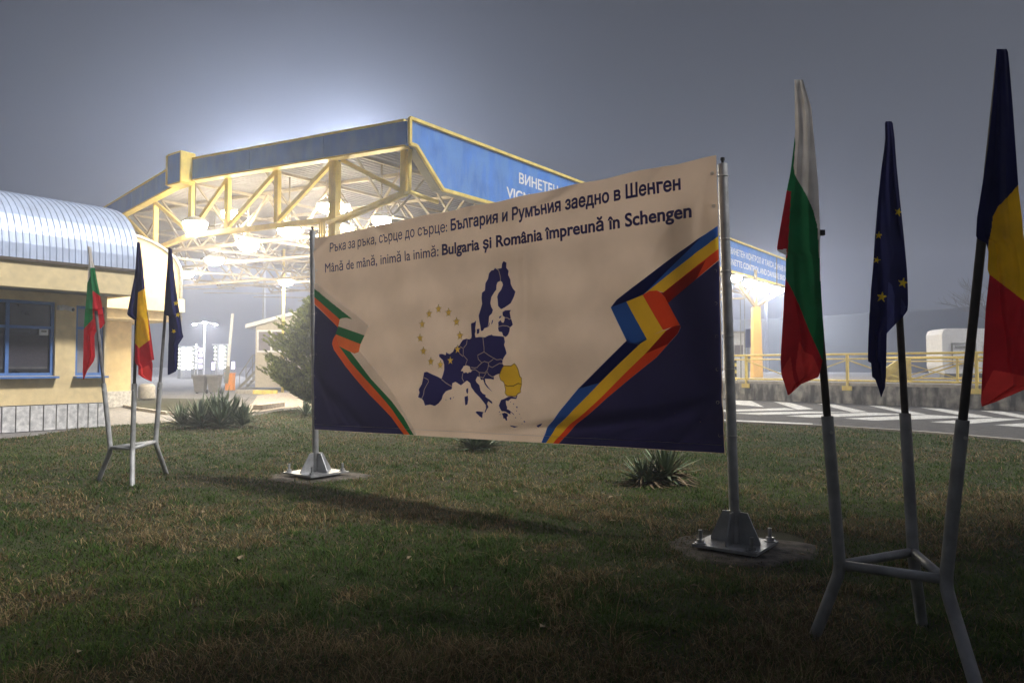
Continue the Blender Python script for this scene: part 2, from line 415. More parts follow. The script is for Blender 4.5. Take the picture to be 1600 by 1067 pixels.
b.box(wp(KF - .12, 2.9, (ZFB + ZFT) / 2), (.24, 7.3, ZFT - ZFB), (U, BK, Zv))
b.build('eaves_band', M['fascia'], office)
b = MB(); b.box(wp((K0 + KF) / 2 - .13, 2.7, ZFB + .09), (KF - K0 - .26, 6.9, .12), (U, BK, Zv)); b.build('soffit', M['soffit'], office)
b = MB(); b.box(wp((K0 + KF) / 2, FO + .04, ZFT + .035), (KF - K0 + .02, .2, .07), (U, BK, Zv)); b.build('gutter', M['brown'], office)
# barrel roof
RX, RZ, KR = 3.2, 1.95, wl(217, FO)
zr0 = ZFT + .07
prof = []
NA = 26
for i in range(NA + 1):
    a = math.pi * i / NA
    ca, sa = math.cos(a), math.sin(a)
    prof.append((-abs(ca) ** .75 * (1 if ca > 0 else -1), sa ** .8 if sa > 1e-6 else 0))
kk = []; x = K0
while x < KR:
    for dx, h in ((0, 0), (.075, 0), (.09, .022), (.115, .022), (.13, 0)): kk.append((x + dx, h))
    x += .14
kk = [q for q in kk if q[0] < KR] + [(KR, 0)]
b = MB(); n = NA + 1
vs = []
for k, h in kk:
    for (c, s_) in prof:
        q = wp(k, FO + .06 + RX + c * (RX + h), zr0 + s_ * (RZ + h)); vs.append(q)
b.add(vs, [(i * n + j, i * n + j + 1, (i + 1) * n + j + 1, (i + 1) * n + j) for i in range(len(kk) - 1) for j in range(NA)])
b.build('roof', M['roofmetal'], office, fix=False)
b = MB(); b.prism([wp(KR - .05, FO + .06 + RX + c * RX * .985, zr0 + s_ * RZ * .985) for c, s_ in prof], U * .03); b.build('gable', M['fascia'], office)
# windows
def window(par, k0, k1, z0, z1, mull, trans, glass, fm, fw=.075, off=0.12):
    f = MB()
    for a, c, e0, e1 in ((k0, k1, z0, z0 + fw), (k0, k1, z1 - fw, z1), (k0, k0 + fw, z0 + fw, z1 - fw), (k1 - fw, k1, z0 + fw, z1 - fw)):
        f.box(wp((a + c) / 2, off, (e0 + e1) / 2), (c - a, .07, e1 - e0), (U, BK, Zv))
    for m_ in mull: f.box(wp(m_, off, (z0 + z1) / 2), (fw, .066, z1 - z0 - 2 * fw), (U, BK, Zv))
    for tz in trans: f.box(wp((k0 + k1) / 2, off + .002, tz), (k1 - k0 - 2 * fw, .06, fw * .9), (U, BK, Zv))
    wo_ = MB(); wo_.box(wp((k0 + k1) / 2, off + .05, (z0 + z1) / 2), (k1 - k0 - .02, .02, z1 - z0 - .02), (U, BK, Zv))
    win = wo_.build('window', glass, par); f.build('frame', fm, win)
    sb = MB(); sb.box(wp((k0 + k1) / 2, -.03, z0 - .035), (k1 - k0 + .08, .34, .05), (U, BK, Zv)); sb.build('sill', fm, win)
    return win
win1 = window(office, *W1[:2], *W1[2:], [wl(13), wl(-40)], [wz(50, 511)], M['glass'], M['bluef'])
window(office, *W2[:2], *W2[2:], [], [wz(140, 513)], M['glasspale'], M['bluef'])
bl_ = MB()
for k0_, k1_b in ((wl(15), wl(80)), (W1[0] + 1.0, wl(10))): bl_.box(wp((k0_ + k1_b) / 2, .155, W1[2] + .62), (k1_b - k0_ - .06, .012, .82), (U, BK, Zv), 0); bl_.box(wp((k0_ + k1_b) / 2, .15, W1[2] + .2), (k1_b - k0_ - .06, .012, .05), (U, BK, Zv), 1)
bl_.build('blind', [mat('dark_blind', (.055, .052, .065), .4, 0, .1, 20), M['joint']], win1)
ka, kb = wl(64), wl(78); b = MB(); b.box(wp((ka + kb) / 2, .165 - .03, wz(70, 517.5)), (kb - ka, .015, .2), (U, BK, Zv), 0)
b.box(wp((ka + kb) / 2, .125, wz(70, 517.5)), (kb - ka - .08, .006, .05), (U, BK, Zv), 1); b.build('notice', [M['white'], M['greyflash']], win1)
# rear wing
wing = thing('rear_wing', 'yellow rear wing with an arched gable edged in grey metal behind the barrel roof', 'building', tuple(wp(wl(205, 9), 9, 0)))
KW0, KW1, KW2 = wl(120, 9), wl(205, 9), wl(252, 9)
zs0, zs1 = wz(200, 502, 9), wz(200, 470, 9)
b = MB(); b.box(wp((KW0 + KW1) / 2, 9.5, (wz(190, 628, 9) + zs0) / 2 + .18), (KW1 - KW0, 1, zs0 - wz(190, 628, 9) - .36), (U, BK, Zv)); b.build('wall', M['wall'], wing)
b = MB(); b.box(wp((KW0 + KW1) / 2, 9.45, .3), (KW1 - KW0 + .05, 1.0, .62), (U, BK, Zv)); b.build('plinth', M['marble'], wing)
b = MB(); zt = wz(230, 378, 9)
ar = [wp(KW0, 7.6, zs0), wp(KW2, 7.6, zs0)]
zk = wz(245, 432, 9)
for i in range(9):
    a = math.pi / 2 * i / 8; ar.append(wp(KW2 - 2.6 + 2.6 * math.cos(a), 7.6, zk + (zt - zk) * math.sin(a)))
ar.append(wp(KW0, 7.6, zt)); b.prism(ar, BK * 5); b.build('gable', M['fascia'], wing)
b = MB(); b.tube([p - BK * .06 for p in ar[1:]], .07, 8); b.build('roof_trim', M['galv'], wing, True)
b = MB(); b.box(wp((KW0 + KW2) / 2, 7.4, (zs0 + zs1) / 2 + .2), (KW2 - KW0, .36, .5), (U, BK, Zv)); b.build('eaves_band', M['fascia'], wing)
# security camera on the wall
cp = wp(wl(92), -.02, wz(92, 481))
sc_ = thing('security_camera', 'small white bullet security camera on the yellow wall between the two windows', 'security camera', tuple(cp))
b = MB(); b.box(cp - BK * .03, (.12, .08, .12), (U, BK, Zv)); b.tube([cp - BK * .05, cp - BK * .12], .02, 8); b.build('bracket', M['white'], sc_)
b = MB(); b.tube([cp - BK * .10 + U * .02 + Zv * .02, cp - BK * .36 + U * .16 - Zv * .05], .06, 14); b.build('body', M['white'], sc_)
b = MB(); b.tube([cp - BK * .36 + U * .16 - Zv * .05, cp - BK * .37 + U * .165 - Zv * .052], .045, 14); b.build('lens', M['black'], sc_)

# ------------------------------------------------------------------ canopy
ZT, ZC = 9.2, 6.42
c0 = P(640, 180, 22); c0 = Vector((c0.x, c0.y, 0))
def at_top(px, py):                      # where a sightline meets the level of the roof edge
    q = G(px, py, ZT); return Vector((q.x, q.y, 0))
c1 = at_top(285, 249.5); c2 = at_top(150, 331)
dirA = (c1 - c0).normalized(); dirB = (c2 - c1).normalized()
c3 = c1 + dirB * 21
LR = 40.0; cR = c0 + U * LR; c4 = c3 + U * 36
can = thing('toll_canopy', 'huge flat canopy with a blue fascia, yellow edges and an open steel space frame', 'canopy', (c0.x, c0.y, 0))
inA = Vector((-dirA.y, dirA.x, 0)); inA = inA if inA.dot(U) > 0 else -inA
inB = Vector((-dirB.y, dirB.x, 0)); inB = inB if inB.dot(U) > 0 else -inB
inR = BK.copy()
FH = .80
def seg_panel(a, bb, inn, z0, z1, th, name, m):
    q = MB(); d = (bb - a).normalized(); L = (bb - a).length
    nj = max(1, round(L / 2.9))
    for k in range(nj): q.box(a + d * (L * (k + .5) / nj) + inn * (th / 2 + .004 * (k % 2)) + Zv * (z0 + z1) / 2, (L / nj - .022, th, z1 - z0), (d, inn, Zv))
    q.box((a + bb) / 2 + inn * (th / 2 + .03) + Zv * (z0 + z1) / 2, (L - .05, th * .6, z1 - z0 - .02), (d, inn, Zv)); return q.build(name, m, can)
seg_panel(c0 + dirA * .1, c1 - dirA * .1, inA, ZT - FH, ZT - .07, .12, 'front_fascia', M['bluefascia'])
seg_panel(c1 + dirB * .5, c3, inB, ZT - FH, ZT - .07, .12, 'front_fascia', M['bluefascia'])
q = MB()
for a, bb, inn in ((c0 + dirA * .2, c1 - dirA * .25, inA), (c1 + dirB * .65, c3, inB)):
    d = (bb - a).normalized(); L = (bb - a).length; mid = (a + bb) / 2
    q.box(mid + inn * .08 + Zv * (ZT - .035), (L, .22, .07), (d, inn, Zv))
    q.box(mid + inn * .14 + Zv * (ZT - FH - .03), (L, .32, .06), (d, inn, Zv))
q.build('fascia_trim', M['yellow'], can)
# stepped box where the front bends
q = MB(); nb = -(inA + inB).normalized(); tb = Vector((-nb.y, nb.x, 0))
cb = c1 + nb * .05; q.box(cb + Zv * (ZT - .40), (.95, .5, 1.06), (tb, nb, Zv), 0)
for sx in (-1, 1): q.box(cb + tb * sx * .50 + nb * .02 + Zv * (ZT - .40), (.07, .56, 1.10), (tb, nb, Zv), 1)
q.box(cb + Zv * (ZT + .16), (.93, .54, .06), (tb, nb, Zv), 1); q.box(cb + Zv * (ZT - .96), (.93, .54, .06), (tb, nb, Zv), 1)
q.build('corner_box', [M['bluefascia'], M['yellow']], can)
# deep side fascia with a chamfered front end
ZS = 7.27
def sidepoly(o, g=0.0): return [c0 + U * k + inR * o + Zv * z for k, z in ((g, ZT - g), (LR, ZT - g), (LR, ZS + g), (1.5 + g * .3, ZS + g), (.28 + g, ZT - FH + g * .4), (g, ZT - FH + g * .4))]
q = MB(); q.prism(sidepoly(0.0, .08), inR * .10); q.build('side_fascia', M['bluefascia'], can)
q = MB(); sp = sidepoly(-.015); 
for i in (0, 2, 3, 4, 5):
    q.bar(sp[i], sp[(i + 1) % 6], .10, .10, up=inR)
q.build('side_trim', M['yellow'], can)
q = MB(); sp = sidepoly(.12)
q.add([sp[3], sp[4], sp[4] + inR * .35, sp[3] + inR * .35, sp[2], sp[2] + inR * .35], [(0, 1, 2, 3), (4, 0, 3, 5)]); q.build('side_soffit', M['greyflash'], can)
# roof deck, corrugated underneath
plan = [c0 + inA * .12 + inR * .12, c1 + inA * .15, c3 + inB * .12, c4, cR + inR * .12]
q = MB(); q.prism([p + Zv * (ZT - .12) for p in plan], Zv * .06); q.build('roof_top', M['greyflash'], can)
def clip_line(p, d, poly):
    out = []; n_ = len(poly)
    for i in range(n_):
        a, e_ = poly[i], poly[(i + 1) % n_]; s_ = e_ - a; den = d.x * s_.y - d.y * s_.x
        if abs(den) < 1e-9: continue
        t_ = ((a.x - p.x) * s_.y - (a.y - p.y) * s_.x) / den; u_ = ((a.x - p.x) * d.y - (a.y - p.y) * d.x) / den
        if 0 <= u_ <= 1: out.append(t_)
    return (min(out), max(out)) if len(out) > 1 else None
perpA = U.cross(Zv)
if perpA.dot(dirA) < 0: perpA = -perpA
q = MB(); s_ = .1; ZD = ZT - .36
while s_ < 34:
    r_ = clip_line(c0 + perpA * s_, U, plan)
    if r_:
        a, e_ = c0 + perpA * s_ + U * (r_[0] + .1), c0 + perpA * s_ + U * (r_[1] - .05)
        vs = []
        for (dd, h) in ((0, 0), (.09, 0), (.13, .07), (.22, .07), (.26, 0)):
            vs += [a + perpA * dd + Zv * (ZD + h), e_ + perpA * dd + Zv * (ZD + h)]
        q.add(vs, [(2 * i, 2 * i + 1, 2 * i + 3, 2 * i + 2) for i in range(4)])
    s_ += .26
q.build('ceiling_deck', M['deck'], can, fix=False)
# front truss
def frontq(px):                          # run along the front (from the corner) met in direction px
    s = (px - CX) / F; o = c0 + inA * .35
    return (s * o.y - o.x) / (dirA.x - s * dirA.y)
def fq(qv, z): return c0 + inA * .35 + dirA * qv + Zv * z
def bq(t_, z): return c1 + inB * .35 + dirB * t_ + Zv * z
LA = (c1 - c0).length
QC = frontq(521)
qs = [frontq(634) + .1, QC, frontq(431), frontq(353), LA - .1]
ztop = ZT - FH - .06
truss = MB(); truss.bar(fq(QC, ZC), fq(LA, ZC), .17, .16); truss.bar(fq(QC, ZC - .1), fq(qs[0], 6.98), .17, .17); truss.bar(bq(0, ZC), bq(20, ZC), .17, .16)
truss = truss.build('front_truss', M['yellow'], can)
for i, qv in enumerate(qs):
    if i == 1: continue
    z0 = 6.9 if i == 0 else ZC + .1
    m_ = MB(); m_.bar(fq(qv, z0), fq(qv, ztop), .17, .17, up=dirA); m_.build('truss_post', M['yellow'], truss)
for t_ in (4.2, 8.4, 12.6, 16.8):
    m_ = MB(); m_.bar(bq(t_, ZC + .1), bq(t_, ztop), .17, .17, up=dirB); m_.build('truss_post', M['yellow'], truss)
dg = [(fq(qs[4], ZC + .15), fq(qs[3], ztop)), (fq(qs[3], ZC + .15), fq(qs[2], ztop)), (fq(qs[2], ZC + .15), fq(QC + .1, ztop)), (fq(QC - .3, ztop), fq(qs[0] + .1, 7.1)),
      (bq(4.2, ztop), bq(.2, ZC + .15)), (bq(8.4, ztop), bq(4.4, ZC + .15)), (bq(12.6, ztop), bq(8.6, ZC + .15)), (bq(16.8, ztop), bq(12.8, ZC + .15))]
for a, e_ in dg:
    m_ = MB(); m_.bar(a, e_, .13, .13, up=inA); m_.build('truss_brace', M['yellow'], truss)
m_ = MB(); m_.tube([fq(qs[0] - .22, ztop), fq(qs[0] - .22, 7.0), fq(QC + .2, ZC - .12) - inA * .14], .07, 10); m_.tube([fq(qs[0] - .2, 7.02), fq(qs[0] - .2, 7.02) + U * 1.6 + inR * .3], .07, 10)
for dx in (0, .1, .2): m_.tube([fq(QC + .25 + dx, ZC - .05) - inA * .2, fq(QC + .3 + dx, 4.0) - inA * .16, fq(QC + .3 + dx, 0.0) - inA * .16], .035, 8)
m_.build('drain_pipe', M['yellow'], can, True)
m_ = MB(); m_.bar(fq(QC, 0), fq(QC, ztop), .28, .28, up=dirA); m_.build('column', M['yellow'], can)
# interior space frame: trusses across and along
def lattice(a, bb, n_, zt_, zb_, rc_=.06, rd=.04):
    m_ = MB(); d = (bb - a) / n_
    m_.bar(a + Zv * zt_, bb + Zv * zt_, rc_ * 2, rc_ * 2); m_.bar(a + d * .5 + Zv * zb_, bb - d * .5 + Zv * zb_, rc_ * 2, rc_ * 2)
    for i in range(n_):
        p = a + d * i; mid = p + d * .5
        m_.bar(p + Zv * zt_, mid + Zv * zb_, rd * 2, rd * 2); m_.bar(mid + Zv * zb_, p + d + Zv * zt_, rd * 2, rd * 2)
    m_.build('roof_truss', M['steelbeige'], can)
for k in range(1, 10):
    o = c0 + U * (k * 4.0); r_ = clip_line(o, dirA, plan)
    if r_ and r_[1] - max(r_[0], 0) > 4:
        a = o + dirA * (max(r_[0], 0) + .5); e_ = o + dirA * (r_[1] - .5); lattice(a, e_, max(2, round((e_ - a).length / 3.2)), ZT - .45, 6.75 if k % 3 else 6.4)
for s_ in (3.0, 7.0, 11.0, 15.0, 19.0, 23.0, 27.0):
    o = c0 + perpA * s_; r_ = clip_line(o, U, plan)
    if r_:
        a = o + U * (r_[0] + .8); e_ = o + U * (r_[1] - .6); lattice(a, e_, max(2, round((e_ - a).length / 3.4)), ZT - .5, 6.9, .05, .035)
m_ = MB()                               # flat wind bracing at the lower level
for k in range(1, 9):
    for s_ in (1.0, 9.0, 17.0, 25.0):
        a = c0 + U * (k * 4.0) + perpA * s_; m_.bar(a + Zv * 6.82, a + U * 4 + perpA * 4 + Zv * 6.82, .06, .06); m_.bar(a + U * 4 + perpA * 4 + Zv * 6.79, a + perpA * 8 + Zv * 6.79, .06, .06)
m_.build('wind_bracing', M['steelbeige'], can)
# further columns
colR = P(1182, 560, 46); colR = Vector((colR.x, colR.y, 0))
m_ = MB(); vs = []
for z_, wd in ((.8, .62), (5.3, .44)):
    for i, j in ((-1, -1), (1, -1), (1, 1), (-1, 1)): vs.append(colR + Vector((i * wd / 2, j * wd / 2, z_)))
m_.add(vs, [(0, 1, 5, 4), (1, 2, 6, 5), (2, 3, 7, 6), (3, 0, 4, 7), (0, 3, 2, 1), (4, 5, 6, 7)]); m_.build('column', M['orangecol'], can)
m_ = MB()
for dv in (Vector((0, 0, 2.4)), -U * 2 + perpA * 1 + Zv * 2.2, U * 5 - perpA * .4 + Zv * 1.7): m_.bar(colR + Zv * 5.3, colR + Zv * 5.3 + dv, .16, .16)
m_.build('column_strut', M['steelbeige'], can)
lc = c0 + U * 24 + perpA * 17; lcp = P(442, 560, 44)
m_ = MB(); m_.tube([Vector((lcp.x, lcp.y, -.04)), Vector((lcp.x, lcp.y, ZT - .5))], .085, 10); m_.build('column', M['yellow'], can, True)
# lettering on the side fascia
def text_mesh(s, bold=0.0):
    c = bpy.data.curves.new('lettering', 'FONT'); c.body = s; c.resolution_u = 3
    o = bpy.data.objects.new('lettering', c); COL.objects.link(o); bpy.context.view_layer.update()
    cu = o.to_curve(bpy.context.evaluated_depsgraph_get()); pts = []; ed = []
    for sp in cu.splines:                # outlines of the glyphs, sampled
        bp = sp.bezier_points; k = len(bp); ring = []
        for q in range(k):
            p0, p1 = bp[q], bp[(q + 1) % k]
            straight = (p0.handle_right - p0.co).length < 1e-5 and (p1.handle_left - p1.co).length < 1e-5
            seg = [p0.co.copy()] if straight else geometry.interpolate_bezier(p0.co, p0.handle_right, p1.handle_left, p1.co, 5)[:-1]
            for v in seg:
                if not ring or (Vector(v[:2]) - ring[-1]).length > 1e-4: ring.append(Vector(v[:2]))
        if len(ring) > 2 and (ring[0] - ring[-1]).length < 1e-4: ring.pop()
        n0 = len(pts); pts += ring; ed += [(n0 + q, n0 + (q + 1) % len(ring)) for q in range(len(ring))]
    o.to_curve_clear(); bpy.data.objects.remove(o); bpy.data.curves.remove(c)
    vo, _, fo, *_ = geometry.delaunay_2d_cdt(pts, ed, [], 0, 1e-6)
    E0 = np.array([pts[a] for a, _ in ed]); E1 = np.array([pts[b_] for _, b_ in ed]); vs = [(v.x, v.y) for v in vo]; fs = []
    for f in fo:                         # keep what lies inside the outlines (non-zero winding, so crossing strokes join)
        cx_ = sum(vs[q][0] for q in f) / 3; cy_ = sum(vs[q][1] for q in f) / 3
        up_ = (E0[:, 1] <= cy_) & (E1[:, 1] > cy_); dn_ = (E0[:, 1] > cy_) & (E1[:, 1] <= cy_)
        side_ = (E1[:, 0] - E0[:, 0]) * (cy_ - E0[:, 1]) - (cx_ - E0[:, 0]) * (E1[:, 1] - E0[:, 1])
        if int((up_ & (side_ > 0)).sum()) - int((dn_ & (side_ < 0)).sum()) != 0: fs.append(tuple(f))
    if bold:                             # heavier face: push every outline outwards
        g = bmesh.new(); gv = [g.verts.new((x, y, 0)) for x, y in vs]
        for f in fs:
            try: g.faces.new([gv[i] for i in f])
            except ValueError: pass
        bmesh.ops.remove_doubles(g, verts=g.verts[:], dist=1e-4); nm = {}
        for e in g.edges:
            if len(e.link_faces) == 1:
                a, e2 = e.verts; c_ = e.link_faces[0].calc_center_median(); d = (e2.co - a.co)
                if d.length < 1e-7: continue
                n2 = Vector((d.y, -d.x, 0)).normalized()
                l_ = [q for q in e.link_loops][0]; dd = (l_.link_loop_next.vert.co - l_.vert.co); n2 = Vector((dd.y, -dd.x, 0)).normalized()
                if e.link_faces[0].normal.z < 0 or (e.link_faces[0].calc_area() > 0 and sum((p.vert.co.x * p.link_loop_next.vert.co.y - p.link_loop_next.vert.co.x * p.vert.co.y) for p in e.link_faces[0].loops) < 0): n2 = -n2
                for v in (a, e2): nm.setdefault(v, []).append(n2)
        for v, ns_ in nm.items():
            n2 = sum(ns_, Vector()); n2 = n2 / len(ns_); L2 = n2.length
            if L2 > .3: v.co += n2 / L2 * bold / max(L2, .6)
        g.verts.index_update(); vs = [(v.co.x, v.co.y) for v in g.verts]; fs = [tuple(v.index for v in f.verts) for f in g.faces]; g.free()
    return vs, fs
def sign_text(b, s, k0, k1, z0, cap):
    vs, fs = text_mesh(s, .022); x0 = min(v[0] for v in vs); x1 = max(v[0] for v in vs)
    b.add([c0 + U * (k0 + (x - x0) / (x1 - x0) * (k1 - k0)) - inR * .006 + Zv * (z0 + y / .70 * cap) for x, y in vs], fs)
for kk0 in (5.6, 26.7):
    b = MB(); sign_text(b, 'ВИНЕТЕН КОНТРОЛ И ТАКСА ДУНАВ МОСТ', kk0, kk0 + 12.2, 8.32, .37); sign_text(b, 'VIGNETTE CONTROL AND DANUBE BRIDGE FEE', kk0 - .75, kk0 + 12.6, 7.66, .37)
    b.build('lettering', M['white'], can, fix=False)

# floodlights hung under the canopy: each with its housing, lens and bracket
LENS = glow('floodlight_lens', (1.0, .88, .68), LAMP)
def floodlight(pos, r, label, top):
    t_ = thing('floodlight', label, 'floodlight', tuple(pos), 'floodlights under the canopy')
    b = MB(); n_ = 20; prof_ = [(r * .3, .22), (r * .7, .15), (r * .98, .05), (r * 1.03, -.01)]
    vs = [pos + Vector((rr_ * math.cos(2 * math.pi * j / n_), rr_ * math.sin(2 * math.pi * j / n_), zz)) for rr_, zz in prof_ for j in range(n_)]
    b.add(vs, [(i * n_ + j, i * n_ + (j + 1) % n_, (i + 1) * n_ + (j + 1) % n_, (i + 1) * n_ + j) for i in range(3) for j in range(n_)] + [tuple(range(n_))]); b.build('housing', M['lampbody'], t_, True)
    b = MB(); prof_ = [(r * 1.0, -.012), (r * 1.0, -.06), (r * .92, -.18), (r * .6, -.29), (r * .25, -.33)]
    vs = [pos + Vector((rr_ * math.cos(2 * math.pi * j / n_), rr_ * math.sin(2 * math.pi * j / n_), zz)) for rr_, zz in prof_ for j in range(n_)]
    b.add(vs, [(i * n_ + j, i * n_ + (j + 1) % n_, (i + 1) * n_ + (j + 1) % n_, (i + 1) * n_ + j) for i in range(4) for j in range(n_)] + [tuple(range(4 * n_, 5 * n_))]); b.build('lens', LENS, t_, True)
    b = MB(); b.tube([pos + Zv * .28, Vector((pos.x, pos.y, top))], .03, 8); b.build('bracket', M['steelbeige'], t_, True)
LP = [(305, 348, 26.5, 'lit floodlight behind the lower chord just right of the bend in the canopy front'),
      (360, 332, 30, 'smaller lit floodlight seen beside the second yellow truss post from the bend'),
      (388, 381, 30.5, 'lit floodlight in the middle of the diagonal row of four under the canopy'),
      (335, 404, 34.5, 'lit floodlight third in the diagonal row, directly left of and below the middle one'),
      (290, 425, 39.5, 'lit floodlight at the far left end of the diagonal row beside the small blue flag'),
      (452, 358, 27.5, 'lit floodlight nearest the small left banner post, at the upper end of the diagonal row'),
      (447, 438, 43, 'lit floodlight hanging far back in front of the thin pale column'),
      (510, 320, 28, 'lit floodlight seen just left of the yellow front column'),
      (531, 320, 28.6, 'lit floodlight seen just right of the yellow front column'),
      (596, 341, 25.5, 'lit floodlight just above the top edge of the banner'),
      (537, 357, 31, 'lit floodlight half hidden by the top left of the banner near the drain pipes'),
      (1148, 432, 44, 'lit floodlight just right of the right banner post under the canopy'),
      (1172, 441, 46, 'lit floodlight above the orange column under the far canopy'),
      (1214, 452, 48, 'lit floodlight beside the big Bulgarian flag under the far canopy')]
for px, py, d, lb in LP:
    p = P(px, py, d); r_ = .42 if py > 345 else .34
    floodlight(p, r_, lb, ZT - .4)
for k, s_ in ((16, 5), (24, 5), (32, 5), (30, 15), (20, 13)):
    p = c0 + U * k + perpA * s_ + Zv * 6.7; floodlight(p, .42, 'lit floodlight under the canopy hidden behind the banner', ZT - .4)

# ------------------------------------------------------------------ yard things on the left
kd = 48.0
def kp(px, py, dd=0.0): return P(px, py, kd + dd)
kio = thing('inspection_kiosk', 'beige raised inspection booth with a sloping white roof and metal steps', 'kiosk', tuple(P(430, 606, kd + 2)))
zb, zt0, zt1 = kp(400, 605).z, kp(400, 508).z, kp(470, 488).z
xl, xr = kp(399, 560).x, kp(475, 560).x
b = MB(); b.prism([(xl, kd, zb), (xr, kd, zb), (xr, kd, zt1), (xl, kd, zt0)], (0, 4, 0)); b.build('wall', M['kioskwall'], kio)
b = MB(); b.prism([(xl - .55, kd - .4, zt0 - .22), (xr + .5, kd - .4, zt1 + .12), (xr + .5, kd - .4, zt1 + .32), (xl - .55, kd - .4, zt0 + .04)], (0, 4.8, 0)); b.build('roof', M['white'], kio)
b = MB(); x0, x1, z0, z1 = kp(403, 550).x, kp(448, 550).x, kp(403, 549).z, kp(403, 517).z
b.box(((x0 + x1) / 2, kd - .02, (z0 + z1) / 2), (x1 - x0, .05, z1 - z0)); wk = b.build('window', M['glasskiosk'], kio)
b = MB()
for xx in (x0, (x0 + x1) / 2 - .05, x1): b.box((xx, kd - .05, (z0 + z1) / 2), (.12, .08, z1 - z0 + .12))
for zz in (z0, z1): b.box(((x0 + x1) / 2, kd - .052, zz), (x1 - x0 - .1, .07, .12))
b.build('frame', M['white'], wk)
b = MB()
for i in range(6):
    zz = .1 + i * .25 ; xx = kp(371 + i * 5.2, 600).x
    b.box((xx + .45, kd + 1, zz), (.9, 1.3, .05))
for yy in (kd + .35, kd + 1.65): b.bar((kp(368, 606).x, yy, 0), (kp(400, 578).x, yy, 1.35), .06, .16)
b.build('steps', M['greyflash'], kio)
for yy in (kd + .35, kd + 1.65):
    b = MB(); b.tube([(kp(371, 600).x, yy, 1.0), (kp(392, 560).x, yy, 2.3), (kp(399, 560).x, yy, 2.3)], .035, 8)
    for px in (371, 381, 391, 396): b.tube([(kp(px, 600).x, yy, .1 + (px - 371) * .045), (kp(px, 600).x, yy, 1.0 + min(px - 371, 21) * .062)], .025, 6)
    b.build('handrail', M['greyflash'], kio)
b = MB(); b.tube([kp(411, 498, 2), kp(412, 440, 2)], .03, 6); b.build('aerial', M['greyflash'], kio)
# barrier
bd = 47.0; bp0 = P(359.5, 609, bd); bz = P(359, 584, bd).z
bar_ = thing('boom_barrier', 'orange barrier post with its long white arm raised beside the booth steps', 'barrier', (bp0.x, bp0.y, -.04))
b = MB(); b.box((bp0.x, bp0.y, bz / 2), (.48, .45, bz)); b.box((bp0.x, bp0.y, bz + .03), (.56, .5, .06)); b.build('cabinet', M['orange'], bar_)
b = MB(); b.bar((bp0.x - .1, bp0.y - .3, bz - .25), P(363.5, 490, bd - .3), .16, .08, up=(0, 1, 0)); b.build('arm', M['white'], bar_)
b = MB(); b.bar((bp0.x - .16, bp0.y - .3, bz - .6), (bp0.x - .02, bp0.y - .3, bz + .5), .24, .12, up=(0, 1, 0)); b.build('counterweight', M['greyflash'], bar_)
# bins
for px, lb in ((313, 'grey wheeled bin standing left of its twin behind the big yucca'), (335, 'grey wheeled bin standing right of its twin, next to the orange barrier')):
    p = P(px, 614, 42); p.z = -.04
    t_ = thing('wheeled_bin', lb, 'bin', tuple(p), 'wheeled bins behind the yucca')
    b = MB(); v = []
    for z_, wx, wy in ((.1, .50, .42), (1.02, .68, .62)):
        for i, j in ((-1, -1), (1, -1), (1, 1), (-1, 1)): v.append(p + Vector((i * wx / 2, j * wy / 2, z_)))
    b.add(v, [(0, 1, 5, 4), (1, 2, 6, 5), (2, 3, 7, 6), (3, 0, 4, 7), (0, 3, 2, 1)]); b.build('tub', M['bin'], t_)
    b = MB(); b.box(p + Vector((0, 0, 1.06)), (.76, .70, .07)); b.tube([p + Vector((-.35, -.33, 1.0)), p + Vector((.35, -.33, 1.0))], .03, 8); b.build('lid', M['bin'], t_)
    for sx in (-.28, .28):
        b = MB(); b.tube([p + Vector((sx - .03, .22, .12)), p + Vector((sx + .03, .22, .12))], .12, 14); b.build('wheel', M['black'], t_)
# concrete litter bin
p = P(229, 625, 34); p.z = -.03
t_ = thing('concrete_planter', 'round edged pale concrete bin on the grass edge behind the small flags', 'planter', tuple(p))
b = MB(); b.tube([p + Vector((0, 0, z_)) for z_ in (0, .04, .1, .62, .7, .74)], [.26, .28, .37, .37, .33, .27], 20); smooth_by_angle(b.build('body', M['cope'], t_))
b = MB(); b.ring(p + Vector((0, 0, .74)), (0, 0, 1), .25, .03); b.build('rim', M['cope'], t_, True)
# high lighting masts behind the canopy
MAST = glow('mast_lamp_lens', (.88, .92, 1.0), 3900)
for px, py, d, lb in ((560, 226, 82, 'tall high mast light standing behind the canopy roof near its front corner'), (415, 249, 86, 'high mast light standing behind the canopy roof nearer its bend'), (1196, 427, 84, 'shorter lighting mast standing behind the right end of the canopy')):
    q = P(px, py, d); m0 = Vector((q.x, q.y, -.04)); t_ = thing('lighting_mast', lb, 'lighting mast', tuple(m0), 'lighting masts behind the canopy')
    b = MB(); b.tube([m0, q], [.25, .12], 12); b.build('pole', M['galv'], t_, True)
    b = MB(); b.ring(q - Zv * .3, (0, 0, 1), .8, .06); b.bar(q - Zv * .3 - Vector((.8, 0, 0)), q - Zv * .3 + Vector((.8, 0, 0)), .06, .06); b.build('head_ring', M['galv'], t_, True)
    for k in range({82: 6, 86: 5, 84: 3}[d]):
        a = k * math.pi / 3; e_ = q - Zv * .3 + Vector((math.cos(a), math.sin(a), 0)) * .95
        b = MB(); b.box(e_ + Zv * .1, (.4, .4, .1)); lo = b.build('lamp', M['lampbody'], t_); b = MB(); b.tube([e_ - Zv * .12, e_ + Zv * .04], [.14, .18], 12); b.build('lens', MAST, lo, True)
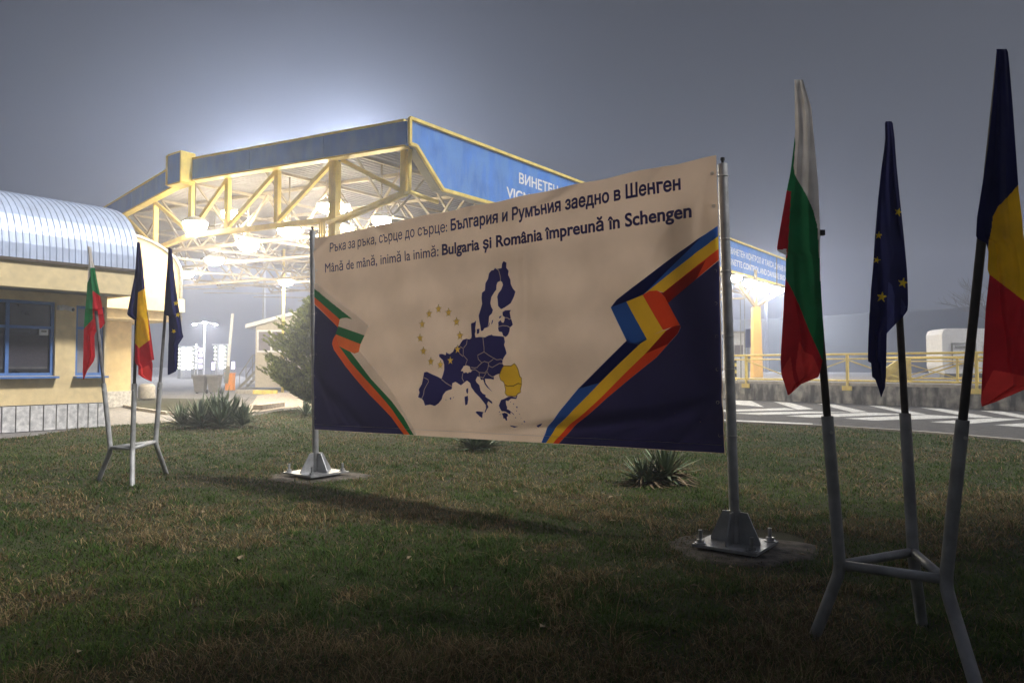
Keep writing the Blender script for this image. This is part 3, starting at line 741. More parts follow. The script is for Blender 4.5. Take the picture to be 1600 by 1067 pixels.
# far street lamp and lit fittings
STL = glow('street_lamp_lens', (1, .95, .88), 900)
p = P(318.5, 590, 95); p.z = -.04; zt_ = P(318, 505, 95).z
sl_ = thing('street_lamp', 'tall street lamp with several bright arms far across the foggy yard', 'street lamp', tuple(p))
b = MB(); b.tube([p, Vector((p.x, p.y, zt_))], [.12, .08], 10); b.build('pole', M['white'], sl_, True)
top = Vector((p.x, p.y, zt_))
for i, (dx, dy, dz) in enumerate(((-1.35, 0, -.15), (1.35, .2, -.15), (.35, -.9, .05), (-.25, .9, .1))):
    e_ = top + Vector((dx, dy, dz))
    b = MB(); b.tube([top - Zv * .1, (top + e_) / 2 + Zv * .15, e_ + Zv * .08], .05, 8); ao = b.build('arm', M['white'], sl_, True)
    b = MB(); b.box(e_ + Zv * .06, (.5, .3, .1)); b.build('head', M['lampbody'], ao)
    b = MB(); b.add([e_ + Vector((i2 * .22, j2 * .13, 0)) for i2, j2 in ((-1, -1), (1, -1), (1, 1), (-1, 1))], [(0, 3, 2, 1)]); b.add([e_ + Vector((i2 * .15, j2 * .08, -.1)) for i2, j2 in ((-1, -1), (1, -1), (1, 1), (-1, 1))], [(0, 3, 2, 1)]); b.build('lens', STL, ao, fix=False)
PANEL = glow('lit_panel', (.95, .95, 1.0), 4.0); DOT = glow('signal_dot', (.92, 1.0, .72), 5.0); VIO = glow('violet_sign', (.72, .62, 1.0), 3.5)
fd = 88.0
def litbooth(pxs, dots, y0, y1, label):
    p = P(sum(pxs) / len(pxs), 580, fd); p.z = -.04
    t_ = thing('lit_booth', label, 'lit booth', tuple(p))
    z0, z1 = max(.3, P(300, y1, fd).z), P(300, y0, fd).z
    b = MB(); xa, xb = P(min(pxs + dots) - 2, 560, fd).x, P(max(pxs + dots) + 2, 560, fd).x
    b.box(((xa + xb) / 2, fd + .6, z1 / 2), (xb - xa, .8, z1)); b.box(((xa + xb) / 2, fd + .3, z1 + .1), (xb - xa + .3, 1.4, .2)); b.build('shell', M['white'], t_)
    for px in pxs:
        x = P(px, 560, fd).x; b = MB(); b.box((x, fd + .12, (z0 + z1) / 2), (.52, .08, z1 - z0)); b.build('lit_pane', PANEL, t_)
    for px in dots:
        x = P(px, 560, fd).x; b = MB(); b.box((x, fd, z1 / 2), (.36, .3, z1)); po = b.build('signal_post', M['greyflash'], t_)
        b = MB()
        for i in range(6):
            zc = z0 + (z1 - z0) * (i + .5) / 6; b.tube([(x, fd - .15, zc), (x, fd - .2, zc)], .12, 10)
        b.build('signal_lamps', DOT, po)
litbooth([285, 295], [281, 302], 543, 577, 'bright white lit booth with dotted posts, left of the far street lamp')
litbooth([346], [337, 352], 540, 576, 'bright narrow lit booth with dotted posts, left of the raised white barrier arm')
for px, y0, y1, mm, lb in ((313, 542, 577, VIO, 'slim violet lit sign just left of the far street lamp pole'), (306, 536, 577, PANEL, 'thin white lit post between the lit booth and the violet sign'), (333, 566, 578, VIO, 'short violet lit sign at the foot of the narrow lit booth'), (364, 565, 577, VIO, 'short violet lit sign behind the barrier post')):
    p = P(px, 580, fd - 2); p.z = -.04; t_ = thing('lit_sign', lb, 'lit sign', tuple(p)); z0, z1 = P(px, y1, fd - 2).z, P(px, y0, fd - 2).z
    b = MB(); b.box((p.x, p.y + .1, z1 / 2), (.5 if px != 306 else .2, .15, z1)); b.build('frame', M['greyflash'], t_)
    b = MB(); n_ = 4
    for i in range(n_): b.box((p.x, p.y, max(z0, .2) + (z1 - max(z0, .2)) * (i + .5) / n_), (.36 if px != 306 else .12, .06, (z1 - max(z0, .2)) / n_ * .7))
    b.build('lit_pane', mm, t_)

# ------------------------------------------------------------------ right side: wall, railing, terrace, ridge
WA, WB = G(1130, 622, 0), G(1600, 641, 0); wd = (WB - WA).normalized(); wdn = Vector((-wd.y, wd.x, 0)); wdn = wdn if wdn.y > 0 else -wdn
A0, B0 = WA - wd * 2.2, WB + wd * 14; ZW = .86
b = MB(); b.bar(A0 + wdn * .15 + Zv * (ZW / 2 - .03), B0 + wdn * .15 + Zv * (ZW / 2 - .03), ZW + .02, .3, up=wdn)
b.bar(A0 + wdn * .15 + Zv * (ZW - .05), B0 + wdn * .15 + Zv * (ZW - .05), .13, .36, up=wdn, m=1)
rw = b.build('retaining_wall', [M['concrete'], M['cope']]); tag(rw, 'low stained concrete retaining wall below the yellow railing', 'wall')
struct(sheet('terrace', [tuple((A0 + wdn * .31).xy), tuple((B0 + wdn * .31).xy), (90, 60), (90, 130), (tuple((A0 + wdn * .31).xy)[0] + 3, 130)], ZW - .03, M['plaza']))
def railing(o, nbay, bay, label, pattern, zr=1.22, side=True):
    t_ = thing('railing', label, 'railing', tuple(o))
    z0 = o.z; e_ = o + wd * bay * nbay
    for zz, rad, nm in ((zr, .045, 'top_rail'), (zr - .2, .03, 'mid_rail'), (.10, .04, 'bottom_rail')):
        b = MB(); b.tube([o - wd * .8 + Zv * zz, e_ + wd * .8 + Zv * zz], rad, 8); b.build(nm, M['yellow'], t_, True)
    for i in range(nbay + 1):
        q0 = o + wd * bay * i; b = MB(); b.box(q0 + Zv * (zr / 2 - .12), (.10, .10, zr + .2), (wd, wdn, Zv))
        if side: b.box(q0 - wdn * .06 - Zv * .22, (.42, .04, .2), (wd, wdn, Zv))
        b.build('post', M['yellow'], t_)
    for i in range(nbay):
        q0 = o + wd * bay * i; b = MB()
        if pattern == 'V':
            b.bar(q0 + Zv * (zr - .24), q0 + wd * bay * .5 + Zv * .13, .05, .03, up=wdn); b.bar(q0 + wd * bay * .5 + Zv * .13, q0 + wd * bay + Zv * (zr - .24), .05, .03, up=wdn)
        else:
            b.bar(q0 + Zv * (zr - .24), q0 + wd * bay + Zv * .13, .05, .03, up=wdn); b.bar(q0 + Zv * .13 + wdn * .05, q0 + wd * bay + Zv * (zr - .24) + wdn * .05, .05, .03, up=wdn)
        b.build('brace', M['yellow'], t_)
def wk_(px):
    s = (px - CX) / F; o = WA - wdn * .02; return (s * o.y - o.x) / (wd.x - s * wd.y)
k0, k1_ = wk_(1166), wk_(1324)
railing(WA + wd * (k0 - 0) - wdn * .04 + Zv * ZW, 5, k1_ - k0, 'yellow tube railing with v braces bolted to the face of the stained concrete wall', 'V')
o2 = P(1408, 590, 37); o2 = Vector((o2.x, o2.y, ZW))
railing(o2, 6, 2.6, 'farther yellow railing with crossed braces in front of the white cabin', 'X', 1.15, False)
# yellow ramp panel
p0 = P(1384, 577, 36); p1 = P(1424, 577, 35.4)
b = MB(); b.prism([(p0.x, p0.y, ZW), (p1.x, p1.y, ZW), (p1.x, p1.y, ZW + 1.05), (p0.x + .5, p0.y - .1, ZW + .98), (p0.x, p0.y, ZW + .62)], (.2, .5, 0))
b.bar((p0.x, p0.y - .06, ZW + .1), (p1.x - .2, p1.y - .06, ZW + .95), .07, .05)
tag(b.build('ramp_panel', M['yellow']), 'solid yellow sloped metal ramp side between the blue flag and the crossed railing', 'ramp panel')
# white cabin
p0 = P(1473, 578, 44); p0.z = ZW; cw = 5.2; ch = P(1480, 513, 44).z - ZW
cab = thing('site_cabin', 'white round cornered cabin with recessed panels standing behind the yellow railing', 'cabin', (p0.x, p0.y, ZW))
b = MB(); v = []; r_ = .35
prof_ = [(.15, 0.25), (0, .7), (0, ch - r_), (.1, ch - .1), (r_, ch), (cw - r_, ch), (cw - .1, ch - .1), (cw, ch - r_), (cw, .7), (cw - .15, .25)]
b.prism([p0 + Vector((x, 0, z)) for x, z in prof_], (.4, 2.4, 0)); b.build('body', M['white'], cab)
for i in range(2):
    x0 = .55 + i * 2.0; b = MB()
    for a, c, e0, e1 in ((0, 1.5, 0, .07), (0, 1.5, 1.33, 1.4), (0, .07, .07, 1.33), (1.43, 1.5, .07, 1.33)): b.box(p0 + Vector((x0 + (a + c) / 2, -.02, .72 + (e0 + e1) / 2)), (c - a, .05, e1 - e0))
    fr = b.build('hatch', M['greyflash'], cab); b = MB(); b.box(p0 + Vector((x0 + .75, -.01, 1.42)), (1.3, .02, 1.2)); b.build('panel', M['white'], fr)
    b = MB(); b.box(p0 + Vector((x0 + .6, -.03, 1.86)), (.8, .03, .14)); b.build('vent', M['greyflash'], fr); b = MB(); b.tube([p0 + Vector((x0 + .8, -.02, 1.3)), p0 + Vector((x0 + .8, -.05, 1.3))], .05, 8); b.build('knob', M['black'], fr)
b = MB(); b.box(p0 + Vector((cw / 2, .6, .13)), (cw - .6, .5, .26)); b.build('skid', M['greyflash'], cab)
# white booth with aerial poles, navy board, striped bollard, right of the banner post
p = P(1147, 590, 43); p.z = ZW; hb = P(1147, 521, 43).z - ZW
bo = thing('control_booth', 'small white control booth beside the orange column seen right of the banner post', 'booth', tuple(p))
b = MB(); b.box(p + Zv * hb / 2, (.9, 1.2, hb)); b.build('wall', M['white'], bo); b = MB(); b.box(p + Zv * (hb + .05), (1.05, 1.4, .1)); b.build('roof', M['cope'], bo); b = MB(); b.box(p + Vector((.1, -.61, hb * .62)), (.5, .03, .6)); b.build('window', M['glasskiosk'], bo)
p = P(1169.5, 590, 41); p.z = ZW; z0, z1 = P(1169, 543, 41).z, P(1169, 514, 41).z
nb_ = thing('notice_board', 'narrow navy board on a post between the white booth and the orange column', 'sign', tuple(p))
b = MB(); b.box((p.x, p.y, (z0 + z1) / 2), (.30, .06, z1 - z0)); b.build('board', M['navysign'], nb_); b = MB(); b.tube([p, (p.x, p.y + .06, z1 - .05)], .035, 8); b.build('post', M['greyflash'], nb_)
for px, yt, lb in ((1158, 468, 'thinner dark pole rising behind the white control booth'), (1164.5, 455, 'taller thin dark pole beside the navy board under the far canopy')):
    p = P(px, 590, 42); p.z = ZW; b = MB(); b.tube([p, (p.x, p.y, P(px, yt, 42).z)], [.035, .025], 8); tag(b.build('thin_pole', M['greyflash']), lb, 'pole')
p = P(1146.5, 590, 36.5); p.z = ZW; b = MB(); h_ = P(1147, 562, 36.5).z - ZW
for i in range(6): b.tube([p + Zv * (h_ * i / 6), p + Zv * (h_ * (i + 1) / 6 - .004)], .15, 12, m=i % 2)
tag(b.build('striped_bollard', [M['yellow'], M['stripeblack']]), 'yellow and black striped bollard behind the railing next to the banner post', 'bollard')
# long dark ridge behind
ra, rb = P(1120, 571, 96), P(1660, 571, 66); b = MB(); dv = (rb - ra); nn = 28; vs = []
for i in range(nn + 1):
    c = ra + dv * (i / nn * 1.5); hz = 7.7 + .08 * math.sin(i * 1.3) + .04 * math.sin(i * 3.1)
    for (o_, z_) in ((0, ZW - 1), (1.5, hz - .3), (4, hz), (24, hz - .5), (34, 0)): q_ = c + Vector((.45, .9, 0)) * o_; vs.append((q_.x, q_.y, z_))
b.add(vs, [(i * 5 + j, (i + 1) * 5 + j, (i + 1) * 5 + j + 1, i * 5 + j + 1) for i in range(nn) for j in range(4)]); struct(b.build('hill', M['hill'], None, True))
# block added out of view on the right only to shade the near lawn
ob = thing('shade_block', 'tall plain grey shading block added out of view beside the lawn', 'building', (20, -7.5, 0))
b = MB(); b.box((20, -8.3, 8.6), (12, 24, 17.2)); b.box((20, -4.2, 11), (11.9, 8, 22)); b.build('wall', M['concrete'], ob)
b = MB(); b.box((20, -14.3, 17.3), (12.6, 12.6, .2)); b.build('roof', M['cope'], ob)
for fl in range(5):
    for k in range(5):
        b = MB(); b.box((13.99, -17.5 + k * 3.8, 2.2 + fl * 3.1), (.06, 1.7, 1.5)); b.build('window', M['glass'], ob)
# bare tree beyond the cabin
def baretree(p, h, label):
    t_ = thing('bare_tree', label, 'tree', tuple(p)); rg = random.Random(3)
    b = MB(); b.tube([p, p + Vector((.05, 0, h * .4)), p + Vector((0, 0, h * .55))], [.22, .16, .1], 8); b.build('trunk', M['twig'], t_)
    b = MB()
    def br(q, d, L, r, lv):
        e_ = q + d * L; b.tube([q, q + d * L * .5 + Vector((rg.uniform(-.05, .05), rg.uniform(-.05, .05), 0)) * L, e_], [r, r * .8, r * .6], 5, caps=False)
        if lv > 0:
            for _ in range(4):
                nd = (d + Vector((rg.uniform(-.8, .8), rg.uniform(-.8, .8), rg.uniform(-.2, .6)))).normalized(); br(q + d * L * rg.uniform(.4, 1), nd, L * .68, r * .55, lv - 1)
    for i in range(7):
        a = i * .9; br(p + Zv * h * (.35 + .03 * i), Vector((math.cos(a), math.sin(a), .9)).normalized(), h * .25, .07, 3)
    b.build('crown', M['twig'], t_)
p = P(1556, 585, 62); p.z = ZW - .1; baretree(p, 9.5, 'faint bare tree fading into the fog above the white cabin')

# ------------------------------------------------------------------ plants
def conifer(p, h, rad, label):
    t_ = thing('conifer', label, 'tree', tuple(p)); rg = random.Random(5)
    b = MB(); b.tube([p - Zv * .05, p + Vector((.03, 0, h * .3)), p + Vector((0, .02, h * .92))], [.11, .08, .015], 9); b.build('trunk', M['bark'], t_)
    b = MB()
    for k in range(600):
        u = rg.random() ** 1.25; z = h * (.10 + .86 * u); a = rg.uniform(0, 2 * math.pi)
        env = rad * min(1.0, (1 - u) ** .8 + .03) * (1.0 if u > .14 else .55 + 3.2 * u) * (1 + .22 * math.sin(3 * a + 5 * u) + .10 * math.sin(7 * a + 2)) * rg.uniform(.75, 1.15)
        out = Vector((math.cos(a), math.sin(a), 0)); tip = p + out * env + Zv * (z + env * .28); base_ = p + Zv * max(.15, z - env * .35)
        ax = (tip - base_); L = ax.length; ax = ax / L; side = ax.cross(Zv).normalized(); upn = side.cross(ax)
        b.add([base_ + side * .008, base_ - side * .008, tip], [(0, 1, 2)], 2)
        for j in range(int(50 + 70 * env / rad)):
            f = rg.uniform(.25, 1.03); q = base_ + ax * L * f; ph = rg.uniform(0, 2 * math.pi)
            dr = (ax * rg.uniform(.7, 1.3) + (side * math.cos(ph) + upn * math.sin(ph)) * rg.uniform(.3, .9) + Zv * .35).normalized()
            ln = rg.uniform(.09, .20) * (1.15 - .3 * f); wv = dr.cross(Vector((rg.uniform(-1, 1), rg.uniform(-1, 1), rg.uniform(-1, 1)))).normalized() * rg.uniform(.012, .026)
            m_ = q + dr * ln * .55
            b.add([q, m_ + wv, q + dr * ln, m_ - wv], [(0, 1, 2, 3)], 0 if rg.random() < .55 else 1)
    b.build('crown', [M['leafA'], M['leafB'], M['bark']], t_, fix=False); return t_
cpt = G(491, 641, -.02); conifer(cpt, 4.25, 2.05, 'bushy green conifer half hidden behind the left edge of the banner')
def yucca(heads, label, dryfrac=.1, group='yuccas on the lawn', n_=95):
    rg = random.Random(int(heads[0][0].x * 100)); b = MB(); c = heads[0][0]
    for hp, L, lift in heads:
        for k in range(n_):
            a = rg.uniform(0, 2 * math.pi); el = math.radians(rg.uniform(4, 82)); ln = L * rg.uniform(.7, 1.08)
            dry = rg.random() < dryfrac * (1.6 - el)
            dirh = Vector((math.cos(a), math.sin(a), 0)); st = hp + Zv * (lift * rg.uniform(.3, 1)) + dirh * .03
            sd = Vector((-math.sin(a), math.cos(a), 0)); wv = rg.uniform(.022, .036) * (L / .8) ** .5; sag = rg.uniform(.02, .16) if not dry else rg.uniform(.3, .7)
            rows = []
            for i, tw in enumerate((.6, 1, .85, .5, .03)):
                t = i / 4; q = st + dirh * math.cos(el) * ln * t + Zv * (math.sin(el) * ln * t - sag * ln * t * t)
                if q.z < .015: q.z = .015
                rows.append((q - sd * wv * tw + Zv * .012 * tw, q, q + sd * wv * tw + Zv * .012 * tw))
            vs = [v for r3 in rows for v in r3]
            fs = [(i * 3 + j, i * 3 + j + 1, i * 3 + j + 4, i * 3 + j + 3) for i in range(4) for j in range(2)]
            b.add(vs, fs, 2 if dry else (1 if rg.random() < .28 else 0))
    o = b.build('yucca', [M['yuccaA'], M['yuccaB'], M['yuccadry']], None, True, fix=False); return tag(o, label, 'plant', group)
q0 = G(334, 668, 0)
yucca([(q0 + Vector((dx, dy, 0)), L_, lf) for dx, dy, L_, lf in ((-.78, -.1, .72, .12), (-.4, .1, .82, .22), (0, .15, .9, .3), (.4, .1, .85, .26), (.75, 0, .72, .14), (-.2, -.3, .7, .12), (.3, -.32, .7, .12), (.05, .5, .9, .3))], 'large many headed green yucca on the lawn between the small flags and the banner', .03, n_=90)
q1 = G(742, 704, 0); yucca([(q1, .62, .05), (q1 + Vector((.2, .15, 0)), .55, .05)], 'green yucca showing below the middle of the banner', .05, n_=70)
q2 = G(1030, 758, 0); yucca([(q2 + Vector((.1, .1, 0)), .58, .12), (q2 + Vector((-.18, 0, 0)), .45, .05)], 'shaggy yucca with dry brown leaves near the right end of the banner', .42, n_=120)
q3 = G(478, 652, 0); yucca([(q3, .6, .1)], 'small yucca at the foot of the conifer beside the left banner post', .1, n_=60)

# ------------------------------------------------------------------ the banner
CTL, CTR, CBL, CBR = (491, 372.5), (1119, 242.5), (492.5, 671), (1133, 708.5)
DL, DR = 10.0, 6.42
TL, TR, BL, BR = P(*CTL, DL), P(*CTR, DR), P(*CBL, DL), P(*CBR, DR)
BW = ((TR - TL).length + (BR - BL).length) / 2; BH = ((TL - BL).length + (TR - BR).length) / 2
def homog(src, dst):
    A = []; B_ = []
    for (x, y), (u, v) in zip(src, dst):
        A.append([x, y, 1, 0, 0, 0, -u * x, -u * y]); B_.append(u); A.append([0, 0, 0, x, y, 1, -v * x, -v * y]); B_.append(v)
    return np.append(np.linalg.solve(np.array(A, float), np.array(B_, float)), 1).reshape(3, 3)
HB = homog([CTL, CTR, CBL, CBR], [(0, BH), (BW, BH), (0, 0), (BW, 0)])
def uv(px, py):
    q = HB @ np.array([px, py, 1.0]); return (q[0] / q[2], q[1] / q[2])
BN = (TR - TL).cross(TL - BL).normalized()
if BN.y > 0: BN = -BN
def wr(s, t):                             # folds of the vinyl, towards the viewer
    d = .010 * math.sin(s * 2.1 + .7) * math.sin(t * 1.7 + .4) + .004 * math.sin(s * 6.3 + t * 3.1) + .0025 * math.sin(t * 11 + .6 * math.sin(s * 2)) 
    def fold(x, y, ang, amp, wid, ln):
        ca, sa = math.cos(ang), math.sin(ang); a = (s - x) * ca + (t - y) * sa; c = -(s - x) * sa + (t - y) * ca
        return amp * math.exp(-(c / wid) ** 2) * math.exp(-(a / ln) ** 2)
    d += fold(.55, .30, -.75, .022, .05, .45) + fold(.8, .22, -.62, .018, .05, .4) + fold(.3, .45, -1.0, .016, .05, .4)
    d += fold(BW - .9, .28, .16, .030, .05, .8) + fold(BW - .5, .32, .38, .026, .05, .6) + fold(BW - 1.7, .2, .12, .02, .04, .7) + fold(BW - .3, .2, .75, .02, .04, .4)
    d += fold(BW - .15, BH - .5, 1.4, .014, .05, .35) + fold(.12, BH - .15, .6, .016, .05, .3) + fold(BW - .55, BH - .06, .9, .015, .05, .22)
    d += fold(2.9, BH - .08, .8, .014, .04, .2) + fold(1.4, BH - .1, -.5, .012, .05, .25) + fold(4.1, BH - .1, .3, .014, .05, .3)
    d += fold(3.55, BH * .55, 1.55, .006, .02, .6) + fold(3.68, BH * .6, 1.55, .005, .02, .5)
    d += .012 * math.exp(-((t - .06) / .02) ** 2) * .35
    return d * 1.4
def BS(s, t, off=0.0):
    u, v = s / BW, t / BH
    p = (BL * (1 - u) + BR * u) * (1 - v) + (TL * (1 - u) + TR * u) * v
    sc_ = .012 * math.sin(s * math.pi / .72) ** 2          # slack between the ties along the top
    edge = max(0, (v - .9) / .1)
    p = p - (TL - BL).normalized() * sc_ * edge
    return p + BN * (wr(s, t) + off)
ban = thing('banner', 'large beige vinyl banner with a map of Europe and two flag ribbons', 'banner', tuple((BL + BR) / 2))
GS = .05
def gridlines(n): return n
b = MB(); ns, nt = 150, 72
b.add([BS(BW * i / ns, BH * j / nt) for j in range(nt + 1) for i in range(ns + 1)], [(j * (ns + 1) + i, j * (ns + 1) + i + 1, (j + 1) * (ns + 1) + i + 1, (j + 1) * (ns + 1) + i) for j in range(nt) for i in range(ns)])
b.build('vinyl_sheet', M['p_beige'], ban, True, fix=False)
def flat(b, pieces, off, m=0, cut=True):            # 2D pieces (verts, faces) in banner metres, cut to the weave grid and laid on the sheet
    for vs, fs in pieces:
        bm_ = bmesh.new(); bv = [bm_.verts.new((x, y, 0)) for x, y in vs]
        for f in fs:
            try: bm_.faces.new([bv[i] for i in f])
            except ValueError: pass
        x0, x1 = min(v[0] for v in vs), max(v[0] for v in vs); y0, y1 = min(v[1] for v in vs), max(v[1] for v in vs)
        for ax, lo, hi, st in ((0, x0, x1, BW / ns), (1, y0, y1, BH / nt)) if cut else ():
            k = math.ceil(lo / st)
            while k * st < hi:
                co = [0, 0, 0]; no = [0, 0, 0]; co[ax] = k * st; no[ax] = 1
                bmesh.ops.bisect_plane(bm_, geom=bm_.verts[:] + bm_.edges[:] + bm_.faces[:], plane_co=co, plane_no=no, dist=1e-6); k += 1
        bm_.verts.index_update(); vv = [BS(v.co.x, v.co.y, off) for v in bm_.verts]; ff = []
        for f in bm_.faces:
            ix = [v.index for v in f.verts]; ff.append(ix)
        b.add(vv, ff, m); bm_.free()
def orient(o):
    for p in o.data.polygons:
        if p.normal.dot(BN) < 0: p.flip()
    return o
def poly(pts):
    v = [Vector((x, y, 0)) for x, y in pts]; tr_ = geometry.tessellate_polygon([v]); return ([(p[0], p[1]) for p in pts], [tuple(t_) for t_ in tr_])
def trace(l, ox, oy, s): return [uv(ox + x / s, oy + y / s) for x, y in l]
def clampb(l, g=.004): return [(min(max(x, g), BW - g), min(max(y, g), BH - g)) for x, y in l]
T1 = lambda l: clampb(trace(l, 480, 440, 4.267)); T6 = lambda l: trace(l, 800, 240, 3.334); T8 = lambda l: trace(l, 800, 500, 4.103)
# left: navy corner and white-green-red ribbon
b = MB()
nav = T1([(45, 155), (212, 305), (200, 350), (180, 385), (173, 415), (185, 455), (260, 560), (420, 755), (560, 905), (645, 1022)]) + [(.004, .004)]
flat(b, [poly(nav)], .0075); orient(b.build('navy_corner', M['p_navy'], ban, True, fix=False))
b = MB()
RB = [([(40, 3), (47, 48), (305, 254), (415, 300), (330, 225), (180, 108)], 0), ([(40, 44), (40, 104), (222, 252), (235, 243), (265, 240), (305, 252)], 1), ([(40, 102), (40, 150), (212, 305), (222, 250)], 2),
      ([(220, 428), (270, 455), (295, 468), (430, 650), (560, 800), (640, 905), (708, 1026), (680, 1026), (560, 850), (430, 690), (300, 540)], 1),
      ([(295, 468), (322, 478), (345, 470), (350, 462), (440, 575), (530, 690), (620, 830), (690, 950), (732, 1026), (708, 1026), (640, 905), (560, 800), (430, 650)], 0),
      ([(200, 350), (180, 385), (173, 415), (185, 455), (260, 560), (420, 755), (560, 905), (640, 1026), (680, 1026), (560, 850), (430, 690), (300, 540), (220, 428)], 2)]
for l, m in RB: flat(b, [poly(T1(l))], .0095, m)
for l, m in (([(222, 252), (235, 243), (265, 240), (305, 252), (408, 298), (385, 358), (215, 297)], 0), ([(215, 297), (385, 358), (360, 415), (200, 350)], 1), ([(200, 350), (360, 415), (348, 468), (322, 478), (270, 455), (220, 428)], 3)): flat(b, [poly(T1(l))], .0115, m)
orient(b.build('bulgarian_ribbon', [M['p_bgwhite'], M['p_bggreen'], M['p_bgred'], mat('print_orange', (.95, .27, .08), .6, 0, .05, 3, trans=.78)], ban, True, fix=False))
# right: navy corner and blue-yellow-red ribbon
b = MB()
nr = T6([(1072, 556), (812, 776), (872, 890)]) + T8([(1080, 45), (1060, 85), (1000, 150), (920, 240), (760, 370), (600, 500), (470, 620), (300, 792)]) + [(BW - .004, .004)]
nr[0] = (BW - .004, nr[0][1]); flat(b, [poly(clampb(nr))], .0075); orient(b.build('navy_corner', M['p_navy'], ban, True, fix=False))
b = MB()
RR = [(T6([(1080, 374), (1080, 430), (680, 735), (600, 768), (515, 800), (545, 760), (620, 700), (880, 510)]), 0), (T6([(1080, 428), (1080, 496), (790, 722), (755, 712), (715, 715), (680, 735)]), 1), (T6([(1080, 494), (1080, 552), (812, 780), (800, 750), (775, 722), (790, 722)]), 2),
      (T8([(742, 120), (750, 135), (780, 145), (835, 130), (860, 110), (760, 205), (560, 400), (400, 565), (290, 690), (218, 790), (188, 790), (235, 690), (300, 590), (420, 440), (620, 240)]), 0),
      (T8([(860, 110), (980, 60), (985, 65), (850, 215), (560, 500), (400, 650), (262, 792), (218, 792), (290, 690), (400, 565), (560, 400), (760, 205)]), 1),
      (T8([(985, 65), (1030, 40), (1078, 30), (1080, 45), (1060, 85), (1000, 150), (920, 240), (760, 370), (600, 500), (470, 620), (300, 792), (262, 792), (400, 650), (560, 500), (850, 215)]), 2)]
for l, m in RR: flat(b, [poly(clampb(l))], .0095, m)
for l, m in ((T6([(515, 800), (595, 770), (700, 966), (660, 992), (600, 985)]), 0), (T6([(595, 770), (680, 735), (785, 918), (695, 960)]), 1), (T6([(680, 735), (715, 715), (755, 712), (775, 722), (800, 750), (875, 890), (840, 900), (785, 918)]), 2)): flat(b, [poly(l)], .0125, m)
dk = [T6([(880, 510), (1000, 428), (680, 735), (600, 768), (515, 800), (545, 760), (620, 700)]), T8([(742, 120), (750, 135), (780, 145), (835, 130), (860, 110), (560, 400), (420, 440), (620, 240)])]
for l in dk: flat(b, [poly(l)], .011, 3)
for l in (T6([(812, 780), (800, 750), (775, 722), (790, 722), (1010, 555), (960, 655)]), T8([(985, 65), (1030, 40), (1078, 30), (1080, 45), (1060, 85), (1000, 150), (850, 215)])): flat(b, [poly(l)], .011, 4)
orient(b.build('romanian_ribbon', [M['p_roblue'], M['p_royellow'], M['p_rored'], M['p_robluedk'], M['p_roreddk']], ban, True, fix=False))
def strip(pts, wdt):
    vs = []; fs = []; n_ = len(pts)
    for i, (x, y) in enumerate(pts):
        a = pts[max(i - 1, 0)]; c = pts[min(i + 1, n_ - 1)]; dx, dy = c[0] - a[0], c[1] - a[1]; L = math.hypot(dx, dy) or 1
        vs += [(x - dy / L * wdt / 2, y + dx / L * wdt / 2), (x + dy / L * wdt / 2, y - dx / L * wdt / 2)]
    for i in range(n_ - 1): fs.append((2 * i, 2 * i + 1, 2 * i + 3, 2 * i + 2))
    return (vs, fs)
